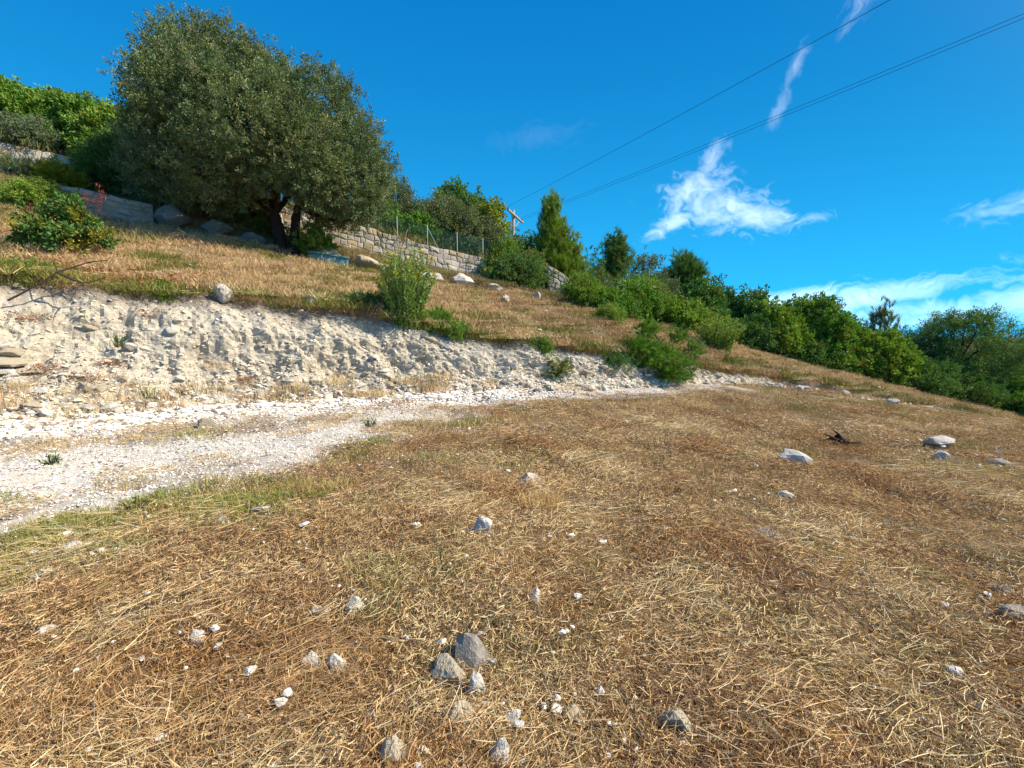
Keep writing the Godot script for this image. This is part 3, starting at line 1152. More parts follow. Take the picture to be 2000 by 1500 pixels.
# [name, label, category, group, x, forward, height, width, style, leaves, colour]
const PLANTS := [
	["leafy_bush", "bright green leafy bush above the wall in the top left corner", "bush", "bright green bushes above the wall", -20.6, 20.5, 2.2, 3.6, "bush", "broad", 0],
	["leafy_bush", "bright green bush above the wall, second from the left edge", "bush", "bright green bushes above the wall", -19.0, 21.0, 2.3, 3.2, "bush", "broad", 0],
	["leafy_bush", "bright green bush above the wall between two other green bushes near the oak", "bush", "bright green bushes above the wall", -17.3, 20.5, 2.35, 2.9, "bush", "broad", 0],
	["leafy_bush", "yellowish green bush touching the left side of the oak", "bush", "bright green bushes above the wall", -15.7, 19.6, 2.2, 2.2, "bush", "broad", 2],
	["grey_shrub", "low grey-green shrub on top of the wall at the left edge", "bush", "", -18.4, 18.9, 1.0, 2.4, "bush", "oak", 8],
	["shaded_shrub", "dark shrub in the shade at the left of the oak", "bush", "", -14.6, 18.4, 2.3, 2.6, "bush", "oak", 1],
	["dry_shrub", "pale dry brush below the wall at the left edge", "bush", "", -16.3, 16.6, 0.55, 1.7, "low", "fine", 8],
	["weed_clump", "low green weeds at the left end of the dry stone wall", "weed", "", -13.75, 14.2, 0.75, 1.5, "low", "oak", 2],
	["yellow_weed", "yellow-green weed clump at the edge of the oak shadow below the wall", "weed", "", -15.3, 16.6, 0.7, 1.1, "low", "fine", 7],
	["olive_shrub", "olive-green shrub at the right of the oak trunk", "bush", "", -7.0, 17.3, 1.1, 1.3, "bush", "oak", 2],
	["shaded_shrub", "dark ground shrub under the lower branches left of the oak trunk", "bush", "", -9.3, 17.6, 0.7, 1.5, "low", "oak", 1],
	["hill_tree", "rounded olive tree right beside the oak crown", "tree", "trees behind the fence", -6.5, 27.0, 3.3, 3.1, "bush", "oak", 3],
	["hill_bush", "dark bush under the rounded olive tree behind the first fence post", "bush", "", -6.9, 25.6, 1.8, 1.9, "bush", "oak", 4],
	["hill_tree", "yellowish tree top between the rounded olive tree and the tall dark tree", "tree", "trees behind the fence", -4.7, 27.0, 3.0, 2.2, "bush", "oak", 5],
	["tall_tree", "tall dark green tree, left one of two pointed tops behind the fence", "tree", "trees behind the fence", -3.4, 29.0, 4.5, 2.6, "tree", "broad", 4],
	["tall_tree", "tall dark green tree, right one of two pointed tops behind the fence", "tree", "trees behind the fence", -2.2, 28.6, 4.7, 1.8, "tree", "broad", 4],
	["grey_oak", "wide grey-green oak scrub in the middle behind the fence", "tree", "", -3.4, 26.6, 2.9, 4.3, "bush", "oak", 3],
	["grey_oak", "smaller grey-green oak at the right end of the oak scrub behind the fence", "tree", "", -1.6, 26.6, 2.3, 3.0, "bush", "oak", 3],
	["yellow_tree", "small tree with yellowing leaves beside the utility pole", "tree", "", -1.15, 27.4, 3.9, 1.6, "tree", "broad", 7],
	["dark_tree", "dark tree below the utility pole crossarm", "tree", "", 0.75, 28.0, 3.3, 2.0, "tree", "oak", 1],
	["dark_tree", "dark shrub between the utility pole and the tall pine", "bush", "", 1.1, 25.6, 2.2, 1.9, "bush", "oak", 1],
	["fence_shrub", "bright green shrub behind the fence at the second post", "bush", "", -5.9, 24.2, 0.95, 1.4, "bush", "broad", 0],
	["fence_shrub", "bright green shrub behind the fence left of the braced post", "bush", "", -4.7, 24.7, 1.5, 1.7, "bush", "broad", 0],
	["fence_shrub", "small pale green shrub showing through the fence near its right end", "bush", "", -2.1, 25.0, 0.8, 1.0, "bush", "broad", 8],
	["wall_shrub", "olive and yellow-green shrub covering the right end of the pale wall", "bush", "", -0.25, 24.0, 2.1, 2.0, "bush", "oak", 2],
	["wall_shrub", "dark shrub behind the dense green bush left of the pine", "bush", "", 0.7, 22.6, 1.6, 1.5, "bush", "oak", 5],
	["dense_bush", "dense dark green bush hanging below the end of the pale wall", "bush", "", 0.25, 20.6, 1.35, 2.3, "bush", "oak", 4],
	["pine_tree", "tall feathery pine with a pointed top standing against the sky", "pine tree", "", 2.05, 25.0, 4.75, 2.0, "cone", "needle", 2],
	["pine_tree", "shorter pine leaning on the right side of the tall pine", "pine tree", "", 3.2, 25.3, 3.4, 1.25, "cone", "needle", 2],
	["tall_weed", "clump of tall yellow-flowered weeds in front of the short pale wall", "weed", "", 2.9, 20.2, 1.2, 1.5, "low", "lance", 2],
	["tall_weed", "green weeds with a pale stone among them right of the short pale wall", "weed", "", 4.1, 20.3, 0.95, 1.9, "low", "broad", 0],
	["round_bush", "small round yellow-green bush alone on the brown slope", "bush", "", 3.75, 18.2, 0.62, 0.85, "bush", "lance", 2],
	["hill_tree", "dark green tree just right of the pine pair", "tree", "", 5.1, 31.0, 5.2, 2.1, "bush", "oak", 4],
	["dry_shrub", "dry olive brush on the hill above the short pale wall", "bush", "", 4.9, 27.0, 1.9, 2.2, "bush", "fine", 5],
	["stone_pine", "small rounded pine on the skyline, left one of two", "pine tree", "pines on the skyline", 9.0, 42.0, 12.2, 2.5, "pine", "needle", 4],
	["dry_shrub", "olive brush below the left skyline pine", "bush", "", 6.9, 30.0, 3.6, 1.9, "bush", "fine", 5],
	["hill_bush", "yellow-green bush on the hill right of the short pale wall", "bush", "", 7.0, 26.6, 2.5, 3.0, "bush", "oak", 2],
	["hill_oak", "grey-green oak scrub on the skyline between the two skyline pines", "tree", "", 9.9, 34.0, 7.0, 4.6, "bush", "oak", 3],
	["hill_oak", "dark oak scrub on the skyline just right of the left skyline pine", "tree", "", 9.2, 36.5, 7.6, 3.0, "bush", "oak", 1],
	["hill_bush", "green bush at the foot of the grey-green skyline oak scrub", "bush", "", 7.6, 24.0, 1.3, 2.0, "bush", "oak", 0],
	["hill_bush", "dull green bush in front of the skyline oak scrub", "bush", "", 7.3, 25.6, 1.8, 2.6, "bush", "oak", 5],
	["stone_pine", "open pine on the skyline with two heads, right one of two", "pine tree", "pines on the skyline", 14.5, 40.0, 11.0, 3.3, "pine", "needle", 4],
	["hedge_tree", "dark green tree right below the two-headed skyline pine", "tree", "dark trees at the left end of the hedge", 10.2, 26.0, 3.4, 2.3, "bush", "broad", 4],
	["hedge_tree", "narrow dark tree, second from the left in the dark row of the hedge", "tree", "dark trees at the left end of the hedge", 11.7, 27.0, 3.9, 1.6, "bush", "broad", 1],
	["hedge_tree", "dark tree behind the flowering round bush, third in the dark row", "tree", "dark trees at the left end of the hedge", 12.8, 26.5, 3.6, 1.9, "bush", "broad", 1],
	["hedge_tree", "dark tree at the right end of the dark row, next to the yellow-green hedge", "tree", "dark trees at the left end of the hedge", 14.0, 26.8, 3.6, 1.9, "bush", "broad", 4],
	["hill_bush", "bright green bush left of the dark row of hedge trees", "bush", "", 8.9, 24.6, 1.7, 1.9, "bush", "oak", 0],
	["hedge_bush", "yellow-green bush just right of the dark row of hedge trees", "bush", "bushes of the hedge on the right", 13.7, 25.0, 2.9, 2.0, "bush", "broad", 2],
	["hedge_bush", "tallest yellow-green bush of the hedge on the right", "bush", "bushes of the hedge on the right", 15.1, 25.6, 3.5, 2.2, "bush", "broad", 2],
	["hedge_tree", "dark tree top rising behind the yellow-green hedge", "tree", "", 18.6, 29.0, 5.4, 2.2, "tree", "oak", 6],
	["hedge_bush", "fresh green tall bush in the middle of the hedge on the right", "bush", "bushes of the hedge on the right", 16.4, 25.2, 3.6, 2.2, "bush", "broad", 0],
	["hedge_bush", "dark green bush where the hedge starts to drop to the right", "bush", "bushes of the hedge on the right", 17.7, 25.6, 3.1, 1.9, "bush", "broad", 4],
	["hedge_bush", "yellow-green bush left of the pale feathery poplar", "bush", "bushes of the hedge on the right", 17.5, 24.7, 2.3, 2.0, "bush", "broad", 2],
	["hedge_bush", "yellow-green bush at the foot of the pale feathery poplar", "bush", "bushes of the hedge on the right", 18.9, 24.7, 2.4, 2.4, "bush", "broad", 2],
	["poplar_tree", "pale feathery poplar rising behind the hedge", "tree", "", 25.5, 33.0, 7.4, 1.9, "feather", "fine", 8],
	["dark_tree", "small dark tree right beside the pale feathery poplar", "tree", "", 25.4, 31.0, 5.8, 1.7, "tree", "oak", 4],
	["dark_tree", "dark bushy tree left of the spreading locust tree", "tree", "", 22.1, 26.2, 3.3, 3.4, "bush", "oak", 6],
	["dark_tree", "dark green tree under the left side of the spreading locust tree", "tree", "", 23.1, 25.6, 3.1, 2.7, "bush", "oak", 4],
	["locust_tree", "spreading locust tree with open feathery layers, tallest at the right", "tree", "", 24.3, 25.6, 5.3, 4.5, "locust", "locust", 4],
	["locust_tree", "grey-green locust tree behind the spreading one", "tree", "", 27.4, 27.0, 4.7, 2.6, "locust", "locust", 8],
	["locust_tree", "low green locust tree at the right edge of the picture", "tree", "", 28.9, 27.0, 3.5, 2.4, "locust", "locust", 0],
	["edge_bush", "light green bush at the right edge in front of the locust trees", "bush", "", 25.6, 24.2, 1.7, 3.0, "bush", "broad", 0],
	["shaded_bush", "dark bush at the foot of the hedge below the spreading locust tree", "bush", "", 20.9, 24.3, 1.6, 3.4, "bush", "oak", 1],
	["shaded_bush", "dark bush at the foot of the hedge near the right edge", "bush", "", 22.9, 24.0, 1.5, 2.9, "bush", "oak", 1],
	["shaded_bush", "dark low bush in the hedge behind the flowering round bush", "bush", "", 12.4, 24.8, 1.6, 2.4, "bush", "broad", 1],
	["shaded_bush", "dark low bush at the foot of the tallest yellow-green hedge bush", "bush", "", 15.2, 24.4, 1.2, 2.4, "bush", "broad", 1],
	["shaded_bush", "dark low bush left behind the flowering round bush", "bush", "", 11.0, 24.6, 1.3, 1.9, "bush", "broad", 4],
	["belt_bush", "light green bush low in the green belt, just above the small round bush", "bush", "", 5.6, 22.6, 1.3, 2.2, "bush", "broad", 0],
	["belt_bush", "yellow-green bush in the belt below the grey-green skyline scrub", "bush", "", 6.4, 23.6, 1.6, 2.4, "bush", "oak", 2],
	["belt_bush", "fresh green bush in the belt left of the large feathery shrub", "bush", "", 8.3, 23.2, 1.3, 2.2, "bush", "broad", 2],
	["belt_bush", "pale green bush in the belt right under the two-headed skyline pine", "bush", "", 9.9, 25.2, 2.0, 2.2, "bush", "oak", 8],
	["belt_bush", "green bush filling the gap before the first dark hedge tree", "bush", "", 10.4, 24.9, 1.7, 2.0, "bush", "broad", 0],
	["belt_bush", "yellow-green low bush at the foot of the fresh green tall hedge bush", "bush", "", 16.6, 24.5, 1.3, 2.4, "bush", "broad", 2],
	["belt_bush", "tangled green bush between the poplar and the spreading locust tree", "bush", "", 20.4, 25.4, 2.3, 3.0, "bush", "oak", 0],
	["heath_shrub", "large feathery green shrub spilling over the brow of the bank on the right", "bush", "", 4.75, 14.75, 1.9, 2.4, "spill", "fine", 0],
	["heath_shrub", "low green shrub on the brow right of the large feathery shrub", "bush", "", 7.6, 16.5, 0.4, 0.9, "spill", "fine", 5],
	["brow_shrub", "small dark green shrub on the brow left of the large feathery shrub", "bush", "", 2.95, 13.7, 0.42, 0.8, "spill", "oak", 4],
	["brow_shrub", "small round green shrub on the brow in the middle of the bank", "bush", "", 0.72, 13.1, 0.48, 0.6, "spill", "oak", 0],
	["brow_shrub", "small brown-green tuft growing in the bank right of the middle", "bush", "", 1.15, 12.75, 0.42, 0.5, "spill", "fine", 5],
	["brow_shrub", "fresh green cushion hanging over the brow right of the yellow-flowered shrub", "bush", "", -1.75, 12.45, 0.55, 0.95, "spill", "oak", 0],
	["brow_shrub", "green cushion between the yellow-flowered shrub and the hanging cushion", "bush", "", -2.15, 12.7, 0.5, 1.0, "spill", "fine", 0],
	["brow_shrub", "dark green shrub with pale stones left of the yellow-flowered shrub", "bush", "", -3.75, 12.5, 0.6, 1.1, "spill", "lance", 4],
	["brow_shrub", "low green weed patch on the brow at the left edge", "bush", "", -10.0, 9.9, 0.12, 0.9, "spill", "oak", 2],
	["brow_shrub", "small green weed on the brow left of the bright white block", "bush", "", -7.75, 10.65, 0.24, 0.42, "spill", "oak", 0]]


func build_plants() -> void:
	for row in PLANTS:
		plant(row)


func plant(row: Array) -> void:
	var base := on_ground(row[4], row[5], -0.06)
	var t := thing(row[0], row[1], row[2], base, row[3])
	var H: float = row[6]
	var W: float = row[7] * (1.22 if row[0] in ["hedge_bush", "hill_bush", "hedge_tree"] else 1.0)
	var far: float = clampf(row[5] / 20.0, 0.65, 2.0)
	var lobes := []
	var trunk := new_st(0)
	var low := 0.0
	var lean := Vector3.UP
	var dens := 75.0
	match row[8]:
		"bush", "low", "spill":
			var n := 9
			var flat: float = 1.0 if row[8] == "bush" else 0.8
			for i in n:
				var a := TAU * i / n * 1.618
				var k := sqrt((i + 0.5) / n)
				var r := W * rf(0.2, 0.31)
				var y := lerpf(H * 0.72, H * 0.3, k * k) * rf(0.85, 1.1)
				lobes.append([Vector3(cos(a) * k * W * 0.36, y, sin(a) * k * W * 0.34), Vector3(r, minf(r * rf(0.8, 1.15), H * 0.36) * flat, r)])
			lobes.append([Vector3(rf(-0.1, 0.1) * W, H * 0.8, 0), Vector3(W * 0.22, H * 0.24, W * 0.22)])
			if row[8] == "spill":
				lobes.clear()
				for i in 16:
					var a := rf(0, TAU)
					var k := sqrt(rng.randf()) * 0.5
					var r := W * rf(0.07, 0.16)
					var c := Vector3(cos(a) * k * W * 1.05, H * rf(0.15, 0.7) * (1.0 - k), sin(a) * k * W * 0.8)
					c.y += c.x * -0.12 - maxf(c.z, 0.0) * 0.45
					lobes.append([c, Vector3(r * 1.2, r * 0.8, r)])
			for i in 5:
				limb(trunk, Vector3(rf(-0.02, 0.02), -0.1, rf(-0.02, 0.02)), lobes[i][0], 0.02 + H * 0.012, 0.008)
			if row[8] == "spill":
				low = -0.5
				dens = 150.0
				lean = Vector3(0.3, 0.9, 0.5)
			if row[8] == "low":
				dens = 130.0
		"tree":
			var n := 11
			for i in n:
				var a := TAU * i * 0.618
				var s := (i + 0.5) / n
				var wide := W * 0.32 * sin(clampf(s * 0.85 + 0.12, 0, 1) * PI)
				var r := W * rf(0.19, 0.28)
				lobes.append([Vector3(cos(a) * wide, H * lerpf(0.3, 0.86, s), sin(a) * wide), Vector3(r, r * rf(0.8, 1.1), r)])
			limb(trunk, Vector3(0, -0.2, 0), Vector3(rf(-0.1, 0.1), H * 0.6, 0), 0.04 + H * 0.016, 0.03, 0.04)
			for l in lobes:
				limb(trunk, Vector3(0, l[0].y * 0.6, 0), l[0], 0.03, 0.01)
		"cone":
			var n := 34
			for i in n:
				var a := TAU * i * 0.618
				var s := (i + 0.5) / n
				var wide := W * 0.40 * pow(1.0 - s, 0.75) * minf(1.0, 0.55 + s * 2.5)
				var tip := Vector3(cos(a) * wide, H * lerpf(0.12, 0.93, s) + wide * 0.35, sin(a) * wide)
				var r := W * lerpf(0.17, 0.07, s)
				lobes.append([tip, Vector3(r * 0.8, r * 2.3, r * 0.8)])
				limb(trunk, Vector3(0, tip.y - wide * 0.7, 0), tip, 0.022, 0.006, 0.06)
			limb(trunk, Vector3(0, -0.2, 0), Vector3(0, H * 0.95, 0), 0.10, 0.015, 0.01)
			dens = 110.0
			lean = Vector3.UP * 2.4
		"pine":
			var n := 13
			for i in n:
				var a := TAU * i * 0.618
				var s := (i + 0.5) / n
				var side: float = 0.0 if row[1].contains("rounded") else (W * 0.24 if i % 3 == 0 else -W * 0.12)
				var top: float = 0.80 if side > 0.0 else 0.92
				var wide := W * 0.27 * sin(clampf(s * 0.9 + 0.08, 0, 1) * PI)
				var c := Vector3(cos(a) * wide + side, H * lerpf(0.70, top + 0.03, s), sin(a) * wide)
				var r := W * rf(0.12, 0.19)
				lobes.append([c, Vector3(r, r * 0.9, r)])
				limb(trunk, Vector3(side * 0.4, c.y - wide * 0.9 - 0.3, 0), c, 0.035, 0.012, 0.08)
			limb(trunk, Vector3(0, -0.2, 0), Vector3(0, H * 0.88, 0), 0.13, 0.03, 0.02)
			dens = 330.0
		"feather":
			var n := 22
			for i in n:
				var a := TAU * i * 0.618
				var s := (i + 0.5) / n
				var wide := W * 0.36 * sin(clampf(s * 0.8 + 0.16, 0, 1) * PI)
				var r := W * rf(0.07, 0.11)
				var c := Vector3(cos(a) * wide, H * lerpf(0.35, 0.95, s), sin(a) * wide)
				lobes.append([c, Vector3(r, r * 3.0, r)])
				limb(trunk, Vector3(0, c.y * 0.55, 0), c, 0.03, 0.008, 0.05)
			limb(trunk, Vector3(0, -0.2, 0), Vector3(0, H * 0.8, 0), 0.09, 0.02, 0.02)
			dens = 70.0
			lean = Vector3.UP * 3.0
		"locust":
			var n := 24
			for i in n:
				var a := TAU * i * 0.618
				var s := (i + 0.5) / n
				var wide := W * 0.44 * sin(clampf(s * 0.72 + 0.2, 0, 1) * PI)
				var r := W * rf(0.10, 0.17)
				var c := Vector3(cos(a) * wide, H * lerpf(0.25, 0.95, s), sin(a) * wide)
				lobes.append([c, Vector3(r * 1.2, r * 0.45, r * 1.2)])
				limb(trunk, Vector3(0, c.y * 0.6, 0), c, 0.04, 0.01, 0.06)
			limb(trunk, Vector3(0, -0.2, 0), Vector3(0, H * 0.7, 0), 0.12, 0.04, 0.03)
			dens = 95.0
			lean = Vector3(0, 0.2, 0)
	obj("stem" if H < 1.3 else "trunk", done(trunk), M.bark, t)
	var area := 0.0
	for l in lobes:
		area += 4.0 * PI * l[1].x * l[1].y * 0.7
	var size := far * (1.15 if row[9] in ["oak", "fine", "needle"] else 1.0)
	var count := int(clampf(area * dens / (size * size), 160, 6500))
	var col: Color = GREENS[row[10]]
	var odd: Color = col.lerp(Color(0.26, 0.24, 0.04), 0.5)
	put_foliage(t, row[9], crown(lobes, count, size, col, 0.26, odd, 0.14, low, lean))


func herb(t: Node3D, height: float, spread: float, stems: int, leaf_len: float, leaf_w: float, col: Color, flowers: int, bloom: Color) -> void:
	# upright leafy stems fanning out from one root, some ending in a head of small flowers
	var st := new_st(0)
	var lv := new_st()
	var fl := new_st()
	for i in stems:
		var a := rf(0, TAU)
		var out := sqrt(rng.randf()) * spread
		var top := Vector3(cos(a) * out, height * rf(0.62, 1.0) * (1.0 - 0.25 * out / spread), sin(a) * out)
		var root := Vector3(cos(a) * out * 0.35, -0.05, sin(a) * out * 0.35)
		var path := []
		var rad := []
		for k in 6:
			var s := k / 5.0
			path.append(root.lerp(top, s) - Vector3(cos(a), 0, sin(a)) * out * 0.12 * sin(s * PI) + rand_dir() * 0.012)
			rad.append(lerpf(0.007, 0.0025, s))
		tube(st, path, rad, 4)
		var n := int(height * 26)
		for k in n:
			var s := lerpf(0.08, 1.0, float(k) / n)
			var f := s * 5.0
			var j := mini(int(f), 4)
			var p: Vector3 = path[j].lerp(path[j + 1], f - j)
			var up: Vector3 = (path[j + 1] - path[j]).normalized()
			var d := (across(up) * 0.75 + up * rf(0.35, 0.9)).normalized()
			var c := pick(col, 0.28, 0.12)
			leaf(lv, p, d, across(d), leaf_len * rf(0.6, 1.15) * (1.15 - 0.45 * s), leaf_w * rf(0.8, 1.2), 0.2, c)
		if i < flowers:
			for k in 16:
				var q := top + Vector3(rf(-0.05, 0.05), rf(-0.05, 0.03), rf(-0.05, 0.05))
				for m in 3:
					var d := (Vector3.UP + rand_dir()).normalized()
					leaf(fl, q, d, across(d), 0.026, 0.02, 0.2, pick(bloom, 0.2))
	var stem_mat: StandardMaterial3D = M.wood
	obj("stems", done(st), stem_mat, t).set_meta("kind", "stuff")
	obj("leaves", done(lv), M.leaf, t).set_meta("kind", "stuff")
	if flowers > 0:
		obj("flowers", done(fl), M.leaf, t).set_meta("kind", "stuff")


func build_herbs() -> void:
	var t := thing("flowering_shrub", "tall upright shrub with narrow leaves and yellow flowers on the brow of the bank", "shrub", on_ground(-2.66, 12.18, -0.22))
	herb(t, 2.4, 0.78, 120, 0.13, 0.036, Color(0.22, 0.33, 0.08), 44, Color(0.62, 0.48, 0.03))
	t = thing("flowering_shrub", "round yellow-green bush with flowering tops standing before the dark hedge", "shrub", on_ground(8.3, 19.1, -0.1))
	herb(t, 1.75, 0.95, 130, 0.13, 0.045, Color(0.24, 0.33, 0.06), 80, Color(0.45, 0.46, 0.12))
	# broad-leaved bush with red young leaves
	t = thing("red_tipped_bush", "green bush with red young leaf tips on the terrace at the left", "bush", on_ground(-10.55, 11.45, -0.1))
	var st := new_st(0)
	var lobes := []
	for i in 12:
		var a := TAU * i * 0.618
		var k := sqrt((i + 0.5) / 12.0)
		var c := Vector3(cos(a) * k * 0.88, lerpf(0.85, 0.35, k * k) + rf(-0.2, 0.25), sin(a) * k * 0.55)
		var r := rf(0.15, 0.27)
		lobes.append([c, Vector3(r, r, r)])
		limb(st, Vector3(rf(-0.1, 0.1), -0.1, rf(-0.1, 0.1)), c, 0.022, 0.008)
	var tips := [Vector3(0.78, 1.36, 0.0), Vector3(0.33, 1.2, 0.1), Vector3(-0.75, 1.0, 0.0), Vector3(0.1, 1.12, -0.2)]
	for p in tips:
		limb(st, Vector3(0.0, 0.1, 0.0), p, 0.018, 0.006)
	obj("stem", done(st), M.bark, t)
	put_foliage(t, "broad", crown(lobes, 330, 0.85, Color(0.12, 0.235, 0.06), 0.34, Color(0.30, 0.27, 0.04), 0.16, 0.0))
	var reds := []
	for p in tips:
		reds.append([p, Vector3(0.10, 0.13, 0.10) * (1.15 if p.x > 0.5 else 0.85)])
	put_foliage(t, "lance", crown(reds, 30, 0.6, Color(0.27, 0.065, 0.05), 0.3, Color(0.30, 0.16, 0.06), 0.25, 0.0, Vector3.UP * 2.0), "young_leaves")
	# seedlings and small weeds in the meadow: [x, forward, height, label]
	var weeds := [
		[-0.36, 1.72, 0.10, "bright green seedling with long leaves at the front, left of the small white stone"],
		[0.03, 1.98, 0.07, "small green seedling right of the bright white blocky stone"],
		[-2.05, 2.62, 0.08, "small green weed beside the dark stick"],
		[1.55, 4.35, 0.09, "round green weed in the brown stubble at the right of the middle"],
		[-3.05, 3.75, 0.16, "bushy green weed at the near edge of the white track"],
		[-4.95, 5.0, 0.16, "grey-green thistle in the middle of the white track at the left"],
		[-2.25, 7.4, 0.2, "slender green weed standing on the far part of the white track"],
		[-0.42, 2.75, 0.22, "thin tall green stalk behind the large grey stone"],
		[-6.6, 8.6, 0.34, "thin green sprout on the talus at the left"],
		[-7.7, 9.3, 0.28, "small fresh green sprout in the middle of the bank at the left"]]
	for w in weeds:
		t = thing("green_weed", w[3], "weed", on_ground(w[0], w[1], -0.01))
		var many := 2 if w[3].contains("stalk") else (5 if w[2] < 0.15 else 12)
		herb(t, w[2], w[2] * 0.7, many, clampf(w[2] * 0.75, 0.05, 0.09), 0.018, Color(0.10, 0.20, 0.04), 0, Color.WHITE)


# ------------------------------------------------------------------ stones
func build_bank_stones() -> void:
	var bank := get_node("cut_bank")
	# the larger stones that stick out of the bank, one by one
	for i in 270:
		var u := rf(-4.5, 15.0)
		var s := rf(0.04, 0.95)
		if rng.randf() < 0.55:
			s = pow(rng.randf(), 2.2) * 0.35
		var p := point(u, 1, s)
		var o := obj("stone", rocks[i % rocks.size()], M.stone_2 if i % 3 == 0 else M.stone_0, bank)
		var k := rf(0.13, 0.34) * (1.0 if s < 0.6 else 0.75)
		if i < 24:
			k = rf(0.2, 0.34)
		o.transform = Transform3D(Basis.from_euler(Vector3(rf(-0.5, 0.5), rf(0, TAU), rf(-0.4, 0.4))).scaled_local(Vector3(k * rf(0.9, 1.4), k * rf(0.4, 0.75), k * rf(0.7, 1.0))), p + Vector3(0, k * 0.06, 0))
	# layered slabs sticking out at the far left
	for i in 7:
		var p := point(-3.35 - (i % 3) * 0.3 + rf(-0.1, 0.1), 1, 0.46 - 0.05 * (i / 3))
		var o := obj("slab", rocks[(i + 3) % rocks.size()], M.stone_2, bank)
		o.transform = Transform3D(Basis.from_euler(Vector3(0.15, 0.5 + rf(-0.3, 0.3), rf(-0.08, 0.08))).scaled_local(Vector3(rf(0.45, 0.75), 0.2, 0.5)), p)


# [x, forward, width, height, tint (0 white, 1 grey, 2 cream), label]
const STONES := [
	[0.15, 4.72, 0.20, 0.15, 0, "white half-round stone standing in cut straw beyond the pale grass tuft"],
	[-0.22, 3.32, 0.13, 0.11, 0, "white angular stone with a grey shaded side, alone in the stubble left of the middle"],
	[3.49, 5.78, 0.29, 0.20, 0, "white blocky stone on the mown slope below the charred roots"],
	[1.89, 3.32, 0.20, 0.10, 1, "long grey and white weathered stone lying in pale straw"],
	[-0.20, 2.06, 0.19, 0.20, 1, "large grey rough stone topping the pile in the front middle of the meadow"],
	[-0.29, 1.96, 0.12, 0.11, 2, "yellowish broken stone left of the white one in the front pile"],
	[-0.14, 1.88, 0.08, 0.10, 0, "bright white blocky stone right below the large grey stone"],
	[-0.20, 1.74, 0.11, 0.10, 2, "pale tan crumbly stone half buried in straw below the front pile"],
	[0.00, 1.73, 0.065, 0.06, 0, "small white stone in straw, right of the buried tan stone"],
	[0.24, 1.76, 0.07, 0.07, 2, "off-white stone under thin straw, right of the small white one"],
	[-0.05, 1.56, 0.07, 0.10, 0, "white upright stone nearest the camera, with dark shade on its left"],
	[-0.41, 1.56, 0.09, 0.08, 2, "straw-covered cream stone at the front edge, left of the upright white stone"],
	[-0.91, 2.02, 0.075, 0.10, 0, "left one of two bright white stones side by side in dark stubble"],
	[-0.80, 2.02, 0.08, 0.10, 0, "right one of two bright white stones side by side in dark stubble"],
	[-0.84, 2.42, 0.11, 0.08, 0, "white lumpy stone behind the pair of bright white stones"],
	[-1.02, 2.40, 0.07, 0.06, 0, "small white stone left of the white lumpy stone"],
	[-1.52, 2.16, 0.07, 0.07, 0, "white stone beside the long pale straw, right of the dark stick"],
	[-2.01, 3.68, 0.15, 0.07, 0, "flat white stone at the edge of the white track"],
	[-2.21, 3.46, 0.12, 0.07, 0, "flat white stone in green grass near the track"],
	[0.13, 2.52, 0.11, 0.10, 0, "white stone in a dark hollow of the stubble behind the grey stone"],
	[0.65, 1.72, 0.12, 0.09, 2, "cream stone buried under combed straw in the front right"],
	[6.83, 7.50, 0.38, 0.15, 0, "long white slab on the slope at the right"],
	[6.07, 6.58, 0.15, 0.14, 0, "small white stone below the long white slab"],
	[6.62, 6.30, 0.32, 0.11, 1, "flat grey stone at the far right of the meadow"],
	[2.62, 4.42, 0.20, 0.09, 0, "flat cream stone half hidden in straw below the blocky white stone"],
	[2.72, 2.42, 0.12, 0.11, 1, "grey-white stone in straw at the right edge"],
	[2.97, 2.76, 0.13, 0.06, 1, "flat grey stone behind the stone at the right edge"],
	[-4.60, 7.04, 0.24, 0.20, 2, "yellowish triangular stone on the far edge of the white track"],
	[-2.99, 3.06, 0.18, 0.09, 0, "broad white stone on the near edge of the track at the left"],
	[-2.90, 2.80, 0.13, 0.07, 0, "low white stone in grass below the broad white one"],
	[-2.32, 2.22, 0.09, 0.06, 0, "white stone at the left edge among flattened straw"],
	[11.45, 14.10, 0.33, 0.20, 0, "white stone at the foot of the low dark step"],
	[11.90, 16.78, 0.24, 0.26, 0, "bright white stone sitting on the low dark step"],
	[-6.65, 10.95, 0.38, 0.33, 0, "bright white block on the brow of the cut bank at the left"],
	[-4.92, 11.80, 0.34, 0.28, 0, "white angular rock on the brow of the cut bank under the oak"],
	[-4.82, 17.84, 0.39, 0.25, 0, "white stone left of the yellow-flowered shrub on the terrace"],
	[-0.27, 17.00, 0.26, 0.28, 0, "white upright stone in the brown slope below the dense bush"],
	[1.02, 19.0, 0.25, 0.50, 0, "slim white stone standing upright below the rubble wall"],
	[3.06, 17.84, 0.35, 0.17, 0, "flat white stone on the brown slope under the weeds"],
	[-2.99, 16.54, 0.46, 0.28, 0, "pale stone just right behind the yellow-flowered shrub"]]
